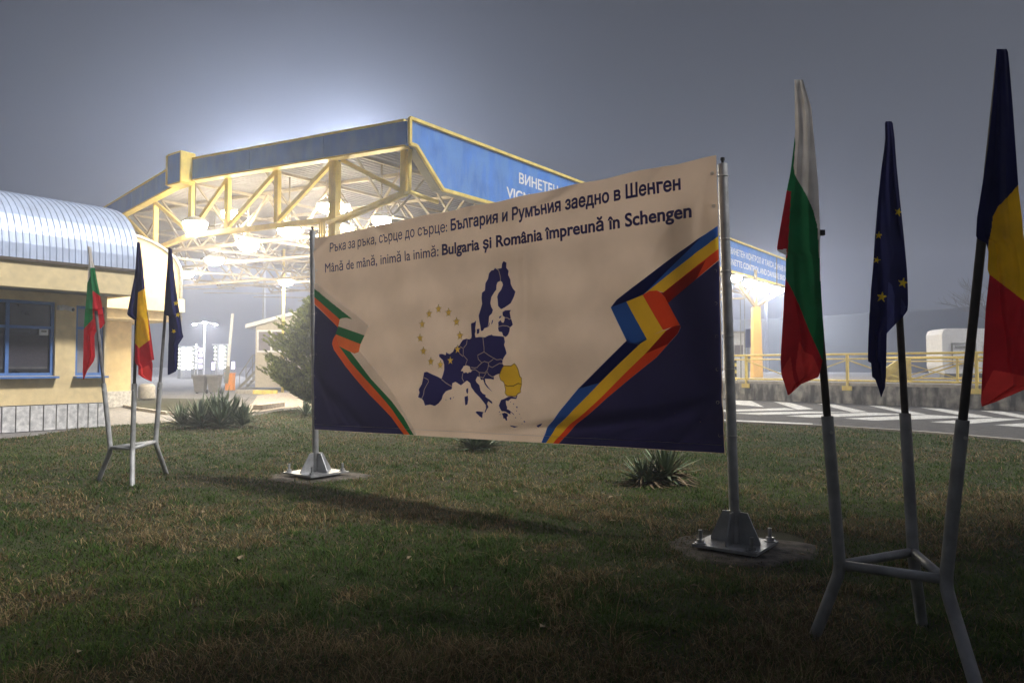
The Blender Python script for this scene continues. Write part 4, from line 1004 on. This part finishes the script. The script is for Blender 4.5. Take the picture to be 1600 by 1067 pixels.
# map
A_ = lambda l: trace(l, 720, 400, 8.209); B_ = lambda l: trace(l, 640, 460, 8.89); C_ = lambda l: trace(l, 640, 540, 8.89); D_ = lambda l: trace(l, 720, 500, 8.89); E_ = lambda l: trace(l, 720, 570, 8.89)
land = [A_([(437, 150), (455, 165), (485, 185), (505, 260), (510, 318), (470, 335), (455, 375), (452, 430), (420, 470), (385, 525), (372, 600), (385, 650), (410, 690), (395, 735), (360, 770), (355, 850), (345, 910), (300, 925), (285, 955), (258, 960), (250, 900), (235, 830), (225, 760), (245, 690), (265, 610), (255, 540), (262, 470), (300, 440), (310, 350), (345, 290), (360, 220), (390, 185), (420, 180)]),
        A_([(437, 150), (470, 165), (520, 155), (525, 95), (545, 65), (580, 85), (580, 150), (612, 190), (605, 240), (635, 300), (640, 360), (665, 415), (700, 455), (680, 520), (640, 605), (560, 660), (515, 680), (475, 640), (470, 580), (462, 520), (480, 475), (515, 430), (540, 370), (530, 335), (510, 318), (505, 260), (485, 185), (455, 165)]),
        A_([(535, 720), (570, 695), (645, 692), (630, 720), (645, 790), (660, 830), (675, 880), (635, 915), (630, 960), (615, 1000), (600, 1020), (575, 1035), (545, 1020), (530, 975), (490, 965), (480, 930), (485, 880), (480, 850), (510, 820), (530, 850), (550, 855), (565, 820), (565, 780), (540, 765)]),
        A_([(390, 870), (400, 825), (415, 815), (408, 850), (395, 875)]), A_([(350, 905), (363, 850), (370, 860), (358, 905)]), A_([(490, 790), (500, 770), (525, 765), (515, 785), (495, 800)]),
        A_([(130, 880), (135, 860), (170, 850), (195, 825), (190, 890), (185, 930), (190, 960), (180, 1000), (190, 1050), (140, 1050), (135, 960)]), A_([(205, 935), (240, 930), (235, 985), (205, 1000)]),
        D_([(148, 222), (190, 222), (200, 242), (255, 232), (300, 235), (330, 240), (375, 215), (430, 200), (445, 215), (560, 222), (600, 230), (615, 300), (600, 340), (620, 400), (635, 460), (595, 520), (580, 560), (580, 605), (600, 630), (570, 680), (545, 740), (500, 755), (465, 775), (465, 825), (430, 815), (345, 812), (350, 870), (395, 935), (445, 995), (375, 935), (340, 885), (318, 820), (290, 830), (275, 790), (240, 780), (215, 830), (225, 860), (265, 900), (280, 980)]) +
        E_([(310, 395), (350, 413), (345, 440), (400, 475), (440, 510), (440, 540), (420, 525), (385, 500), (370, 540), (390, 580), (370, 610), (345, 660), (335, 650), (355, 600), (350, 555), (310, 500), (260, 440), (200, 380), (150, 310), (135, 250), (90, 215), (60, 235)]) +
        C_([(711, 548), (680, 530), (630, 500), (585, 520), (580, 560), (575, 600), (490, 630), (450, 680), (430, 745), (390, 800), (340, 835), (270, 815), (205, 830), (180, 760), (155, 735), (105, 712), (125, 650), (115, 605), (160, 530), (180, 440), (190, 370), (230, 360), (300, 395), (380, 430), (430, 460), (455, 390), (470, 330), (470, 260), (450, 200), (395, 150), (395, 115), (440, 112), (490, 130), (500, 85), (520, 105), (550, 115), (600, 80)]) +
        B_([(620, 740), (690, 710), (710, 670), (740, 630), (790, 612), (830, 622), (856, 605)]),
        C_([(785, 600), (815, 585), (812, 640), (800, 670), (785, 640)]), C_([(757, 710), (805, 690), (812, 740), (800, 810), (768, 828), (762, 770)]), C_([(540, 730), (560, 715), (565, 735), (553, 748)]), C_([(485, 745), (495, 745), (495, 755), (485, 755)]), C_([(590, 712), (605, 715), (600, 725), (590, 722)]),
        E_([(205, 655), (230, 640), (320, 650), (305, 690), (305, 735), (270, 715)]), E_([(262, 770), (272, 785), (266, 788)]),
        E_([(530, 560), (560, 485), (610, 465), (660, 440), (700, 435), (760, 450), (770, 415), (785, 425), (770, 470), (700, 465), (665, 490), (655, 505), (640, 490), (625, 500), (630, 550), (645, 585), (640, 610), (690, 640), (690, 685), (650, 665), (620, 645), (570, 640), (545, 600)]),
        E_([(570, 675), (610, 660), (650, 675), (660, 705), (640, 720), (650, 765), (630, 770), (615, 740), (595, 740), (590, 705)]), E_([(685, 835), (750, 845), (805, 852), (750, 868), (700, 850)]), E_([(1062, 840), (1100, 820), (1138, 808), (1128, 840), (1090, 865)]), E_([(645, 605), (690, 640), (745, 690), (735, 692), (690, 650)])]
for x, y, r_ in ((775, 585, 13), (730, 540, 9), (770, 636, 7), (812, 682, 6), (758, 730, 8), (880, 785, 13), (850, 815, 6), (540, 650, 9), (550, 685, 7), (835, 738, 5), (690, 515, 6)): land.append(E_([(x - r_, y - r_ * .4), (x + r_ * .2, y - r_), (x + r_, y + r_ * .3), (x, y + r_)]))
sw = C_([(712, 350), (740, 310), (755, 280), (800, 270), (845, 290), (850, 320), (875, 345), (850, 370), (835, 362), (815, 382), (790, 365), (755, 380), (745, 350)])
ro = D_([(600, 632), (700, 635), (745, 600), (775, 630), (800, 680), (825, 780), (850, 800), (850, 885), (800, 875), (735, 910), (650, 912), (610, 890), (600, 855), (560, 830), (540, 770), (555, 720), (580, 660)]); bu = D_([(610, 900), (650, 912), (735, 912), (800, 878), (850, 888), (830, 960), (835, 1000), (790, 1020), (770, 1050), (720, 1055), (640, 1045), (615, 1010), (625, 960)])
lines = [D_([(305, 240), (310, 300), (320, 380), (322, 440)]), D_([(322, 440), (235, 485), (245, 540), (295, 590), (330, 572), (385, 590), (440, 550), (462, 530), (385, 485), (322, 440)]), D_([(462, 530), (500, 550), (560, 540), (580, 555)]), D_([(385, 590), (395, 635), (440, 655), (500, 620), (540, 598), (580, 602)]),
         D_([(295, 590), (245, 640), (240, 655), (200, 662), (150, 655)]), D_([(150, 690), (210, 685), (265, 725), (340, 730), (375, 690), (385, 650), (390, 600)]), D_([(265, 725), (265, 780), (320, 800), (350, 745), (375, 710), (390, 750), (440, 785), (465, 780)]),
         B_([(700, 720), (745, 750), (745, 840), (805, 905), (780, 980)]), B_([(800, 630), (790, 690), (750, 740)]), B_([(690, 815), (745, 860)]), C_([(742, 380), (730, 450), (755, 495)]), C_([(430, 465), (490, 515), (575, 565)]), C_([(190, 440), (245, 470), (250, 500), (215, 560), (190, 610), (180, 680), (155, 735)]),
         A_([(565, 790), (600, 790), (630, 810), (650, 800)]), A_([(485, 905), (540, 890), (600, 895), (635, 915)]), A_([(437, 150), (485, 185), (505, 260), (510, 318)])]
STARS = [uv(640 + a / 8.89, 460 + c / 8.89) for a, c in ((400, 200), (542, 250), (655, 378), (700, 572), (665, 762), (560, 915), (415, 975), (280, 930), (175, 785), (133, 605), (165, 412), (265, 268))]
def star_pts(c, r_): return [(c[0] + (r_ if i % 2 == 0 else r_ * .42) * math.sin(i * math.pi / 5), c[1] + (r_ if i % 2 == 0 else r_ * .42) * math.cos(i * math.pi / 5)) for i in range(10)]
def outline(st_): vs = st_[0]; return [vs[k] for k in range(0, len(vs), 2)] + [vs[k] for k in range(len(vs) - 1, 0, -2)]
rings = [(3, outline(strip(l, .009))) for l in lines] + [(4, outline(strip(l + [l[0]], .009))) for l in (ro, bu)] + [(-1, star_pts(c, .056)) for c in STARS] + [(-1, sw), (2, ro), (2, bu)] + [(0, l) for l in land]
pts, ed = [], []
for _, l in rings:
    n0 = len(pts); pts += [Vector(p) for p in l]; ed += [(n0 + k, n0 + (k + 1) % len(l)) for k in range(len(l))]
vo, _, fo, *_ = geometry.delaunay_2d_cdt(pts, ed, [], 0, 1e-6)
cen = np.array([[sum(vo[q].x for q in f) / 3, sum(vo[q].y for q in f) / 3] for f in fo]); kind = np.full(len(fo), -2)
def inwind(x, y, pl):
    w_ = np.zeros(x.shape, int)
    for k in range(len(pl)):
        (x1, y1), (x2, y2) = pl[k], pl[(k + 1) % len(pl)]; sd = (x2 - x1) * (y - y1) - (x - x1) * (y2 - y1)
        w_ += ((y1 <= y) & (y2 > y) & (sd > 0)).astype(int) - ((y1 > y) & (y2 <= y) & (sd < 0)).astype(int)
    return w_ != 0
for kd_, l in rings:
    m_ = inwind(cen[:, 0], cen[:, 1], l) & (kind == -2); kind[m_] = kd_
land_any = np.zeros(len(fo), bool)
for l in land + [ro, bu]: land_any |= inwind(cen[:, 0], cen[:, 1], l)
kind[(kind == 3) & ~land_any] = -1
b = MB(); vvs = [(v.x, v.y) for v in vo]
for kd_ in (0, 2, 3, 4):
    sel = [tuple(f) for f, k in zip(fo, kind) if k == kd_]; used = sorted({q for f in sel for q in f}); mp = {q: k for k, q in enumerate(used)}
    flat(b, [([vvs[q] for q in used], [tuple(mp[q] for q in f) for f in sel])], .004, kd_, cut=kd_ == 0)
orient(b.build('europe_map', [M['p_map'], M['p_beige'], M['p_gold'], M['p_line'], M['p_goldedge']], ban, True, fix=False))
# ring of twelve stars
for u0, v0 in STARS:
    so_ = star_pts((u0, v0), .054)
    b = MB(); flat(b, [poly(star_pts((u0, v0), .0515))], .0045, 0); flat(b, [strip(so_ + so_[:1], .005)], .0050, 1); orient(b.build('star', [M['p_star'], M['p_staredge']], ban, True, fix=False))
# slogan
def slogan(s, p0, p1, cap, bold):
    vs, fs = text_mesh(s, bold); x0 = min(v[0] for v in vs); x1 = max(v[0] for v in vs)
    (u0, v0), (u1, v1) = uv(*p0), uv(*p1); L = u1 - u0
    return ([(u0 + (x - x0) / (x1 - x0) * L, v0 + (v1 - v0) * (x - x0) / (x1 - x0) + y / .70 * cap) for x, y in vs], fs)
b = MB()
for s, p0, p1, cap, bold in (('Ръка за ръка, сърце до сърце:', (514.4, 393.8), (698.6, 361.8), .125, .006), ('България и Румъния заедно в Шенген', (704, 360.4), (1064, 295.8), .130, .03),
                             ('Mână de mână, inimă la inimă:', (507.6, 425.8), (685.4, 400.2), .125, .006), ('Bulgaria și România împreună în Schengen', (690.4, 398.6), (1080.6, 338.6), .125, .03)):
    flat(b, [slogan(s, p0, p1, cap, bold)], .005, 0, False)
orient(b.build('slogan', M['p_ink'], ban, True, fix=False))
# hem lines, eyelets, ties
b = MB(); flat(b, [strip([(.02 + i * (BW - .04) / 60, .075) for i in range(61)], .004)], .0115); orient(b.build('hem_stitching', M['p_line'], ban, True, fix=False))

# posts with their gusseted feet
def post(name, label, base_, top_, rad, plate, gh, rot):
    t_ = thing('banner_post', label, 'post', tuple(base_))
    Xd = Vector((math.cos(rot), math.sin(rot), 0)); Yd = Vector((-math.sin(rot), math.cos(rot), 0))
    b = MB(); b.tube([base_ + Zv * .03, top_], rad, 20); smooth_by_angle(b.build('tube', M['galv'], t_))
    b = MB(); b.tube([top_, top_ + Zv * .035], .012, 8); b.tube([top_ + Zv * .035, top_ + Zv * .06], .02, 8); b.build('cap_bolt', M['black'], t_)
    b = MB(); b.box(base_ + Zv * .022, (plate, plate, .024), (Xd, Yd, Zv)); pl = b.build('base_plate', M['galv'], t_)
    for d in (Xd, -Xd, Yd, -Yd):
        sd = Vector((-d.y, d.x, 0)); b = MB(); i0 = base_ + d * (rad - .004) - sd * .007
        b.prism([i0 + Zv * .034, i0 + d * (plate * .40 - rad) + Zv * .034, i0 + d * (plate * .40 - rad) + Zv * .06, i0 + d * .07 + Zv * gh, i0 + Zv * gh], sd * .014); b.build('gusset', M['galv'], t_)
    for i, j in ((-1, -1), (1, -1), (1, 1), (-1, 1)):
        q = base_ + (Xd * i + Yd * j) * plate * .40; b = MB(); b.tube([q + Zv * .035, q + Zv * .15], .016, 10); b.tube([q + Zv * .034, q + Zv * .07], .034, 6); b.tube([q + Zv * .034, q + Zv * .042], .05, 14); b.build('bolt', M['galv'], t_)
    return t_
bd_ = (TR - TL); rotb = math.atan2(bd_.y, bd_.x)
pR0 = G(1149, 853, .03); pR0 = Vector((pR0.x, pR0.y, .03)); pR1 = P(1129, 257, 6.55)
pL0 = G(493.5, 740, .05); pL0 = Vector((pL0.x, pL0.y, .05)); pL1 = P(488.3, 361, pL0.y - .02)
post('r', 'tall grey steel banner post on the right, nearest the big flags, bolted to concrete', pR0, pR1, .044, .56, .30, rotb)
post('l', 'grey steel banner post on the left, beside the conifer, bolted to concrete', pL0, pL1, .044, .66, .30, rotb)
for pc, ra, rb_, nm, lb in ((pR0, .66, .52, 'right', ''), (pL0, .74, .52, 'left', '')):
    b = MB(); n_ = 44; vs = []; fs = []
    for k, (f, z_) in enumerate(((1.0, .002), (.9, .02), (.0, .03))):
        for j in range(n_):
            a = 2 * math.pi * j / n_; jit = 1 + .08 * math.sin(3 * a + 1) + .05 * math.sin(7 * a)
            vs.append((pc.x + (.05 if nm == 'right' else 0) + ra * f * jit * math.cos(a), pc.y + rb_ * f * jit * math.sin(a), z_ - (.022 - (pc.z - .02) if False else 0)))
    fs = [(k * n_ + j, k * n_ + (j + 1) % n_, (k + 1) * n_ + (j + 1) % n_, (k + 1) * n_ + j) for k in range(2) for j in range(n_)]
    b.add(vs, fs); struct(b.build('concrete_pad', M['pad'], None, True))
# ties round the posts
for side in (0, 1):
    x_ = .02 if side == 0 else BW - .02; pa, pb_ = (pL0, pL1) if side == 0 else (pR0, pR1)
    for k in range(9):
        t0 = BH * (.06 + .11 * k); e_ = BS(x_ + (.02 if side == 0 else -.02), t0, .004); f_ = (e_.z - pa.z) / (pb_.z - pa.z); c = pa + (pb_ - pa) * f_
        b = MB(); b.ring(e_, BN, .013, .004, 14, 5); eo = b.build('eyelet', M['tie'], ban, True)
        if k % 3 != 1:
            b = MB(); b.ring(c, (pb_ - pa), .048, .0035, 20, 5); b.tube([e_, c + (e_ - c).normalized() * .045 + BN * .02], .0035, 5); b.build('tie', M['tie'], eo, True)

# ------------------------------------------------------------------ flag stands and flags
def stand(label, knees, feet, tops):
    c = sum((Vector(k) for k in feet), Vector()) / 3; t_ = thing('flag_stand', label, 'flag stand', (c.x, c.y, 0), 'three legged flag stands')
    for k, f, tp in zip(knees, feet, tops):
        b = MB(); f = Vector(f); k = Vector(k); tp = Vector(tp); d1 = (k - f).normalized(); d2 = (tp - k).normalized()
        b.tube([f, k - d1 * .07, k - d1 * .03 + d2 * .005, k + d2 * .03 - d1 * .004, k + d2 * .08, tp], .0325, 16); smooth_by_angle(b.build('leg', M['post'], t_), 50)
        b = MB(); b.tube([tp - d2 * .09 - Vector((0, .034, 0)), tp - d2 * .09 - Vector((0, .042, 0))], .009, 8); b.build('screw', M['tie'], t_)
    for i in range(3):
        a, e_ = Vector(knees[i]), Vector(knees[(i + 1) % 3]); b = MB(); b.tube([a + Zv * .03, e_ + Zv * .03], .026, 14); b.build('spreader', M['post'], t_, True)
    return t_
FLAGMATS = {'white': 0, 'green': 1, 'red': 2, 'blue': 3, 'yellow': 4, 'star': 5, 'redthin_lit': 6, 'bluethin_lit': 7}
FM = [M['f_' + k] for k in ('white', 'green', 'red', 'blue', 'yellow', 'star', 'redthin_lit', 'bluethin_lit')]
def flag(label, base_, top_, prad, pm, rows, default, regions, stars, step, thick, fold, ncol, clipy=None, behind=None):
    t_ = thing('flag', label, 'flag', tuple(base_)); seed = (len(label) * .37) % 1
    base_, top_ = Vector(base_), Vector(top_)
    b = MB(); b.tube([base_, top_], prad, 14); smooth_by_angle(b.build('flagpole', pm, t_))
    ys = np.arange(rows[0][0], rows[-1][0] + 1e-6, step); ry = [r_[0] for r_ in rows]
    xl = np.interp(ys, ry, [r_[1] for r_ in rows]); xr = np.interp(ys, ry, [r_[2] for r_ in rows])
    n_ = ncol + 1; V = []
    zt0, zt1 = base_.z, top_.z
    dcol = []
    for y in ys:                            # the pole's own distance at that height
        lo, hi = 0.0, 1.0
        best = None
        for i in range(2):
            pass
        d_ = base_.y
        for _ in range(4):
            z_ = P(CX, y, d_).z; f_ = min(max((z_ - zt0) / (zt1 - zt0), -.2), 1.0); d_ = base_.y + (top_.y - base_.y) * f_
        dcol.append(d_)
    for sgn in (-1,):
        for i, y in enumerate(ys):
            v_ = (y - ys[0]) / (ys[-1] - ys[0])
            for j in range(n_):
                s_ = j / ncol; x = xl[i] + (xr[i] - xl[i]) * s_
                bul = math.sqrt(max(0, 1 - (2 * s_ - 1) ** 2)); amp = fold * (.25 + .75 * min(1, v_ * 2.5))
                rip = math.sin(2 * math.pi * (1.25 * s_ + .45 * math.sin(2.6 * v_ + seed) + .1 + seed)) * .7 + .3 * math.sin(2 * math.pi * (2.3 * s_ - 1.6 * v_ + .25 * math.sin(4 * v_ + seed))) + .22 * math.sin(2 * math.pi * (1.1 * s_ + 5.2 * v_ + .4 * math.sin(7 * v_ * s_ + 3 * seed))) * v_
                off = sgn * thick * bul * (1 if v_ < .6 else 1 - .55 * (v_ - .6) / .4) + amp * rip * min(1, 6 * s_ * (1 - s_) + .15)
                off = min(off, -.034) - .008 * s_
                if behind: off += .13 * min(1, max(0, (y - behind) / 8 + .5))
                V.append(P(x, y, dcol[i] + off))
    nr_ = len(ys); tot = nr_ * n_; b = MB()
    xc = np.zeros((nr_ - 1, ncol)); yc = np.zeros((nr_ - 1, ncol))
    sc_ = (np.arange(ncol) + .5) / ncol
    for i in range(nr_ - 1):
        xm0, xm1 = (xl[i] + xl[i + 1]) / 2, (xr[i] + xr[i + 1]) / 2; xc[i] = xm0 + (xm1 - xm0) * sc_; yc[i] = (ys[i] + ys[i + 1]) / 2
    mi = np.full(xc.shape, FLAGMATS[default])
    for nm, pl in regions: mi[inpoly(xc, yc, pl)] = FLAGMATS[nm]
    for sx, sy, sr, rot in stars:
        mi[inpoly(xc, yc, [(sx + (sr if i % 2 == 0 else sr * .4) * math.sin(i * math.pi / 5 + rot), sy - (sr if i % 2 == 0 else sr * .4) * math.cos(i * math.pi / 5 + rot)) for i in range(10)])] = 5
    fs = []; ms_ = []
    for i in range(nr_ - 1):
        for j in range(ncol):
            a = i * n_ + j; fs.append((a, a + 1, a + n_ + 1, a + n_)); ms_.append(int(mi[i, j]))
    b.v = [tuple(v) for v in V]; b.f = fs; b.m = ms_
    b.build('cloth', FM, t_, True, fix=False)
    if clipy:
        q = P(clipy[0], clipy[1], dcol[min(len(dcol) - 1, int((clipy[1] - ys[0]) / step))]); c_ = MB(); c_.box(q, (.03, .03, .03)); c_.build('clip', M['black'], t_)
    return t_
# right stand
kR = [P(1313, 890, 4.15), P(1427, 870, 4.30), P(1477, 914, 3.80)]; fR = [G(1271, 998, .0), G(1441, 976, 0), G(1531, 1090, 0)]
pt = [P(1248, 128, 4.10), P(1388, 192, 4.62), P(1565, 80, 3.55)]
def socket(k, t_, py):
    k, t_ = Vector(k), Vector(t_); f0, f1 = 0, 1
    for _ in range(40):
        f = (f0 + f1) / 2; q = k + (t_ - k) * f; q2 = q - Vector((0, 0, EYE)); yy = CY - F * q2.dot(UPV) / q2.dot(FWD)
        if yy > py: f0 = f
        else: f1 = f
    return k + (t_ - k) * f
sR = [socket(kR[0], pt[0], 650), socket(kR[1], pt[1], 646), socket(kR[2], pt[2], 656)]
stand('large grey tube flag stand at the right edge holding three big flags', kR, fR, sR)
flag('big Bulgarian flag hanging limp on the left pole of the near right stand', sR[0] - (pt[0] - sR[0]).normalized() * .3, pt[0], .021, M['darkpole'],
     [(125, 1241, 1254), (131, 1241.5, 1256), (168, 1242, 1267.5), (184, 1242, 1269), (207, 1242.5, 1271), (240, 1239, 1274), (270, 1235, 1277), (297, 1229.5, 1279), (350, 1220, 1281), (387, 1214, 1281.5), (392, 1215, 1281.5), (399, 1228, 1281.5), (436, 1227.5, 1282), (469, 1225, 1284), (520, 1222, 1287), (560, 1219.5, 1286), (582, 1220.5, 1281), (589, 1222, 1279), (600, 1226, 1252), (618, 1231, 1232)],
     'green', [('white', [(1236, 120), (1300, 120), (1300, 440), (1281, 440), (1280, 398), (1277, 353), (1270, 327), (1260, 305), (1242, 274), (1240, 260), (1243, 225), (1240, 200), (1236, 200)]), ('red', [(1220, 296.5), (1236, 299), (1230, 404), (1200, 404), (1200, 296)]), ('white', [(1214, 391), (1229, 389), (1229, 400), (1220, 397)]),
               ('red', [(1227, 436), (1228, 436), (1239, 456), (1248.6, 477), (1263, 514), (1273.5, 537.5), (1284, 561), (1300, 590), (1300, 640), (1200, 640), (1200, 436)]), ('redthin_lit', [(1249, 532), (1257, 550), (1270, 555), (1279, 575), (1281, 592), (1250, 601), (1243, 575)]), ('redthin_lit', [(1235, 556), (1240, 590), (1246, 606), (1232, 618), (1221, 580)])], [], 1.2,   .05, .032, 56, (1283.5, 364))
flag('big dark blue European flag hanging limp on the rear pole of the near right stand', sR[1] - (pt[1] - sR[1]).normalized() * .3, pt[1], .021, M['darkpole'],
     [(190, 1384, 1393), (193, 1382.5, 1395), (217, 1383, 1398), (233, 1381.5, 1399), (260, 1377.5, 1401), (310, 1372, 1406), (370, 1367, 1412.5), (420, 1364, 1417), (450, 1361, 1418.5), (475, 1359.5, 1419), (485, 1359, 1418), (495, 1358, 1411), (507, 1358, 1398.5), (521, 1357, 1385.6), (560, 1356, 1385), (565, 1356.5, 1385), (567, 1361, 1385), (589, 1362.5, 1384.5), (592, 1367, 1384), (605, 1372, 1383), (621, 1376.5, 1377)],
     'blue', [('bluethin_lit', [(1388, 440), (1394, 446), (1398, 462), (1397, 508), (1386, 521), (1386, 480)]), ('bluethin_lit', [(1408, 464), (1416, 480), (1412, 494), (1407, 490)])], [(1403.7, 331.6, 7, .3), (1373, 368, 6, .1), (1370, 406.5, 6, .25), (1410.7, 442, 8.5, .2), (1377.8, 464, 8.5, .15)], 1.1, .045, .032, 56)
flag('big Romanian flag hanging limp on the right pole of the near right stand', sR[2] - (pt[2] - sR[2]).normalized() * .3, pt[2], .022, M['darkpole'],
     [(77, 1557, 1573), (82, 1557, 1575), (100, 1556, 1577), (160, 1551, 1582), (230, 1544, 1587), (300, 1533, 1592), (340, 1526.5, 1597), (369, 1525, 1599), (373, 1527, 1600), (380, 1541, 1601), (394, 1544.5, 1602), (421, 1543, 1604), (430, 1546, 1605), (484, 1540, 1608), (540, 1537, 1612), (595, 1534, 1615), (602, 1533.7, 1616), (628, 1532.7, 1555), (635, 1534, 1535)],
     'blue', [('yellow', [(1640, 283), (1592, 288), (1575.5, 307), (1558.6, 324), (1551.6, 338), (1549, 358), (1544, 384), (1538, 421), (1543, 428), (1549, 431), (1570, 447), (1600, 470), (1625, 485), (1640, 490)]), ('red', [(1530, 428), (1543, 428), (1549, 431), (1570, 447), (1600, 470), (1625, 485), (1650, 495), (1650, 650), (1520, 650)]), ('redthin_lit', [(1552, 578), (1580, 583), (1620, 592), (1620, 604), (1531, 640), (1535, 612)])], [], 1.2, .05, .036, 60)
# left stand
kL = [P(173, 703, 10.15), P(207, 704, 9.86), P(243, 693, 10.38)]; fL = [G(154, 750, 0), G(206.5, 760, 0), G(260, 740, 0)]
pl_ = [P(139.5, 387, 10.2), P(216.5, 380, 9.78), P(266, 388.5, 10.45)]
sL = [socket(kL[0], pl_[0], 599), socket(kL[1], pl_[1], 599), socket(kL[2], pl_[2], 597)]
stand('smaller looking grey tube flag stand on the lawn in front of the yellow office', kL, fL, sL)
flag('Bulgarian flag on the left pole of the far stand in front of the yellow office', sL[0] - (pl_[0] - sL[0]).normalized() * .3, pl_[0], .021, M['ltpole'],
     [(385, 136.9, 139), (387, 137.3, 142.5), (405, 138.5, 145), (418, 138, 148), (440, 136.5, 152), (464, 135, 157), (490, 132.5, 161.5), (505, 131.5, 164), (512, 131, 159), (518, 131, 150), (525, 130.5, 147.5), (557, 130, 148.5), (565, 129.5, 146), (575, 129.5, 139), (580, 129, 136), (593, 130, 131)],
     'green', [('white', [(130, 380), (155, 380), (155, 418.5), (141, 418.5), (141, 432), (136, 443), (130, 443)]), ('red', [(144.7, 454), (157, 463), (170, 466), (170, 520), (145, 520), (145, 499)]), ('red', [(120, 518), (131, 514), (144.7, 499), (147, 499), (147, 520), (170, 520), (170, 600), (120, 600)])], [], .7, .06, .03, 40, None, 487)
flag('Romanian flag on the middle pole of the far stand in front of the yellow office', sL[1] - (pl_[1] - sL[1]).normalized() * .3, pl_[1], .021, M['darkpole'],
     [(378, 214.3, 217), (380, 214, 219), (420, 211.5, 223.5), (433, 210, 224.5), (460, 204.5, 227.5), (480, 200.5, 229.5), (491, 198.5, 231), (493, 200, 231.5), (499, 208, 232), (500, 211, 232.5), (532, 211, 237), (562, 210.5, 241), (563, 210.7, 237), (568, 212, 238.5), (572, 216, 238.5), (585, 216, 238), (590, 223, 237.5), (596, 236, 237)],
     'blue', [('yellow', [(215.6, 457), (226, 451), (231.6, 500.5), (234, 531), (217.4, 543.7), (210, 535), (213.6, 496)]), ('red', [(200, 530), (210, 535), (217.4, 543.7), (234, 531), (231.6, 500), (250, 500), (250, 610), (200, 610)]), ('redthin_lit', [(217, 578), (232, 570), (239, 585), (238, 596), (226, 592), (216, 586)])], [], .7, .06, .03, 40)
flag('dark blue European flag on the right pole of the far stand, against the lit yard', sL[2] - (pl_[2] - sL[2]).normalized() * .3, pl_[2], .021, M['ltpole'],
     [(387, 263, 266), (390, 263, 269), (420, 261, 271), (450, 258.5, 275), (489, 256, 280.5), (492, 258, 281), (494, 263.5, 281.5), (520, 264, 285), (526, 264, 286.7), (538, 263, 279), (560, 262.5, 278), (575, 262, 277), (580, 262, 275), (586, 262, 263.5)],
     'blue', [], [(275, 474, 4.3, .1), (278, 492, 4.3, .2), (271.6, 517.5, 4, .6)], .6, .06, .03, 44)

# ------------------------------------------------------------------ haze
b = MB(); b.box((10, 60, 12.75), (240, 200, 27.5)); hz = b.build('haze', bpy.data.materials.new('haze'))
hm = hz.data.materials[0]; hm.use_nodes = True; t = hm.node_tree; t.nodes.clear()
pv = t.nodes.new('ShaderNodeVolumePrincipled'); pv.inputs['Color'].default_value = (.72, .79, 1.0, 1); pv.inputs['Density'].default_value = HAZE; pv.inputs['Anisotropy'].default_value = .69
o = t.nodes.new('ShaderNodeOutputMaterial'); t.links.new(pv.outputs[0], o.inputs['Volume'])
struct(hz, 'stuff')
